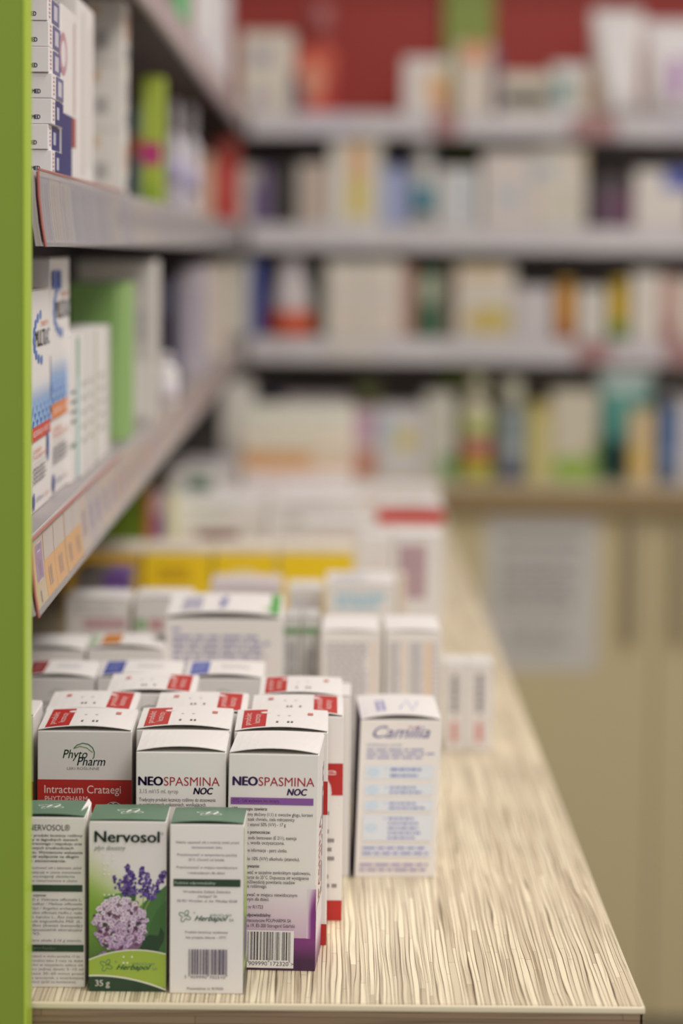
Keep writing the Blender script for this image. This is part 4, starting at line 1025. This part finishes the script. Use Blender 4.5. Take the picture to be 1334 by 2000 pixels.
z = ZS[0] + .0003; g3 = 'goods on the lowest far shelf'
plain('cream carton at the corner of the lowest far shelf', 440, 484, yr, 508, .12, z, col=(230, 222, 206), group=g3)
plain('slim royal blue carton', 488, 513, yr, 512, .11, z, col=(52, 68, 160), prints=[('F', 'r', 0, 0, .3, 1, (150, 164, 206))], group=g3)
bottle('white bottle standing on a wide orange cap', 521, 614, yr - .002, 505, z, (224, 214, 212), (226, 92, 42), upside=True, capfrac=.30, taper=.62, group=g3)
plain('slim dark green carton behind the orange-capped bottle', 617, 634, yr + .03, 548, .09, z, col=(72, 98, 84), group=g3)
for a, b_, t in ((637, 708, 'cream white carton, left of two beyond the orange-capped bottle'), (710, 785, 'cream white carton, right of two beyond the orange-capped bottle')):
    plain(t, a, b_, yr, 510, .13, z, col=(232, 224, 210), prints=[('F', 'l', .15, .3, .85, .6, 3, (220, 208, 200)), ('F', 'r', .3, .7, .8, .8, (230, 206, 190))], group=g3)
plain('slim brick red carton', 788, 812, yr + .01, 518, .11, z, col=(160, 92, 66), prints=[('F', 'r', 0, 0, .4, 1, (214, 176, 164))], group=g3)
plain('dark green carton with a pale oval', 815, 862, yr + .01, 528, .11, z, col=(58, 104, 74), prints=[('F', 'e', .5, .28, .36, .6, (190, 196, 172), 16)], group=g3)
plain('pale brown slim carton beside the green oval one', 866, 888, yr + .03, 520, .11, z, col=(164, 140, 120), group=g3)
plain('white carton with a golden picture near its foot', 891, 1004, yr, 518, .13, z, col=(222, 214, 200), prints=[('F', 'e', .55, .75, .42, .22, (212, 186, 110), 18), ('F', 'r', .1, .04, .8, .2, (226, 200, 160)), ('F', 'e', .7, .7, .16, .14, (206, 190, 72), 12)], group=g3)
plain('lilac white carton beside the golden picture', 1007, 1080, yr, 560, .12, z, col=(214, 206, 206), group=g3)
bottle('amber bottle between two white cartons', 1086, 1124, yr, 545, z, (222, 158, 52), (190, 150, 60), bands=((.0, .35, (196, 112, 60)),), neck=.75, capfrac=.12, group=g3)
plain('white carton between the amber and yellow bottles', 1128, 1184, yr, 562, .12, z, col=(220, 214, 204), group=g3)
bottle('yellow bottle with a green foot', 1190, 1228, yr, 545, z, (224, 188, 40), (206, 176, 50), bands=((.0, .38, (110, 160, 60)),), neck=.75, capfrac=.12, group=g3)
plain('white carton after the yellow bottle', 1234, 1290, yr, 532, .12, z, col=(230, 222, 212), group=g3)
plain('salmon pink carton at the right of the lowest far shelf', 1293, 1322, yr, 540, .12, z, col=(214, 172, 158), prints=[('F', 'r', .1, .7, .9, 1, (170, 100, 96))], group=g3)
plain('pale carton at the right end of the lowest far shelf', 1325, 1372, yr, 545, .12, z, col=(230, 218, 204), group=g3)

# far worktop row
g4 = 'goods on the far worktop'; yw = 4.80; z = .0003
plain('tall white carton in the corner of the worktop', 432, 492, 4.45, 750, .12, z, col=(236, 230, 220), prints=[('F', 'l', .1, .5, .6, .9, 4, (206, 202, 210))], group=g4)
plain('dark blue carton at the back of the worktop corner', 500, 545, 5.02, 755, .09, z, col=(72, 70, 96), group=g4)
plain('pale lilac carton at the back, above the far stack', 555, 684, 4.95, 772, .12, z, col=(190, 178, 182), group=g4)
plain('carton printed pink above and orange below', 690, 732, yw, 800, .10, z, col=(220, 196, 200), prints=[('F', 'r', .1, .1, .95, .4, (206, 160, 190)), ('F', 'r', .1, .6, .95, .95, (206, 128, 90))], group=g4)
plain('olive carton set back behind the pink and orange one', 696, 742, 5.0, 742, .09, z, col=(132, 136, 84), group=g4)
plain('white carton with a yellow disc', 736, 826, yw, 795, .11, z, col=(216, 212, 210), prints=[('F', 'e', .62, .45, .22, .22, (214, 200, 100), 16), ('F', 'r', .0, .1, .4, .5, (196, 206, 214))], group=g4)
plain('tall greyish white carton beside the yellow disc', 829, 890, yw + .01, 770, .12, z, col=(206, 202, 190), prints=[('F', 'r', .5, .72, 1, .98, (104, 158, 86))], group=g4)
bottle('bottle with a lime top, red middle and yellow foot', 902, 962, yw - .01, 738, z, (212, 204, 178), (206, 202, 176), bands=((.0, .3, (196, 190, 72)), (.3, .58, (190, 96, 84)), (.66, .98, (190, 196, 122))), neck=.45, capfrac=.2, group=g4)
bottle('grey bottle with a navy foot and white top', 976, 1026, yw, 745, z, (150, 162, 166), (206, 206, 186), bands=((.0, .25, (84, 94, 130)), (.3, .6, (164, 176, 180))), neck=.7, capfrac=.25, group=g4)
plain('pale yellow carton on the far worktop', 1031, 1076, yw, 790, .11, z, col=(206, 196, 132), prints=[('F', 'r', .3, 0, .9, .15, (190, 172, 90))], group=g4)
plain('pale carton with a leaf green foot', 1079, 1168, yw, 765, .12, z, col=(212, 204, 184), prints=[('F', 'e', .45, .86, .5, .28, (150, 182, 76), 18), ('F', 'r', .85, .55, 1, 1, (132, 164, 62))], group=g4)
pouch('teal bag with a dark foot on the far worktop', 1172, 1278, yw + .02, 725, z, .09, (72, 148, 136), patches=((.1, .62, .5, .95, (40, 74, 72)), (.0, .05, 1, .16, (170, 180, 172))), top=(206, 204, 196), group=g4)
plain('small tan carton with a yellow mark before the teal bag', 1232, 1276, yw - .06, 800, .05, z, col=(214, 190, 148), prints=[('F', 'r', .1, .5, .6, .85, (222, 186, 82))], group=g4)
bottle('blue bottle at the right end of the far worktop', 1290, 1326, yw, 770, z, (104, 134, 184), (150, 156, 166), bands=((.2, .5, (130, 152, 194)),), neck=.6, capfrac=.14, group=g4)
plain('white carton at the very right end of the far worktop', 1330, 1372, yw, 780, .11, z, col=(222, 214, 210), group=g4)
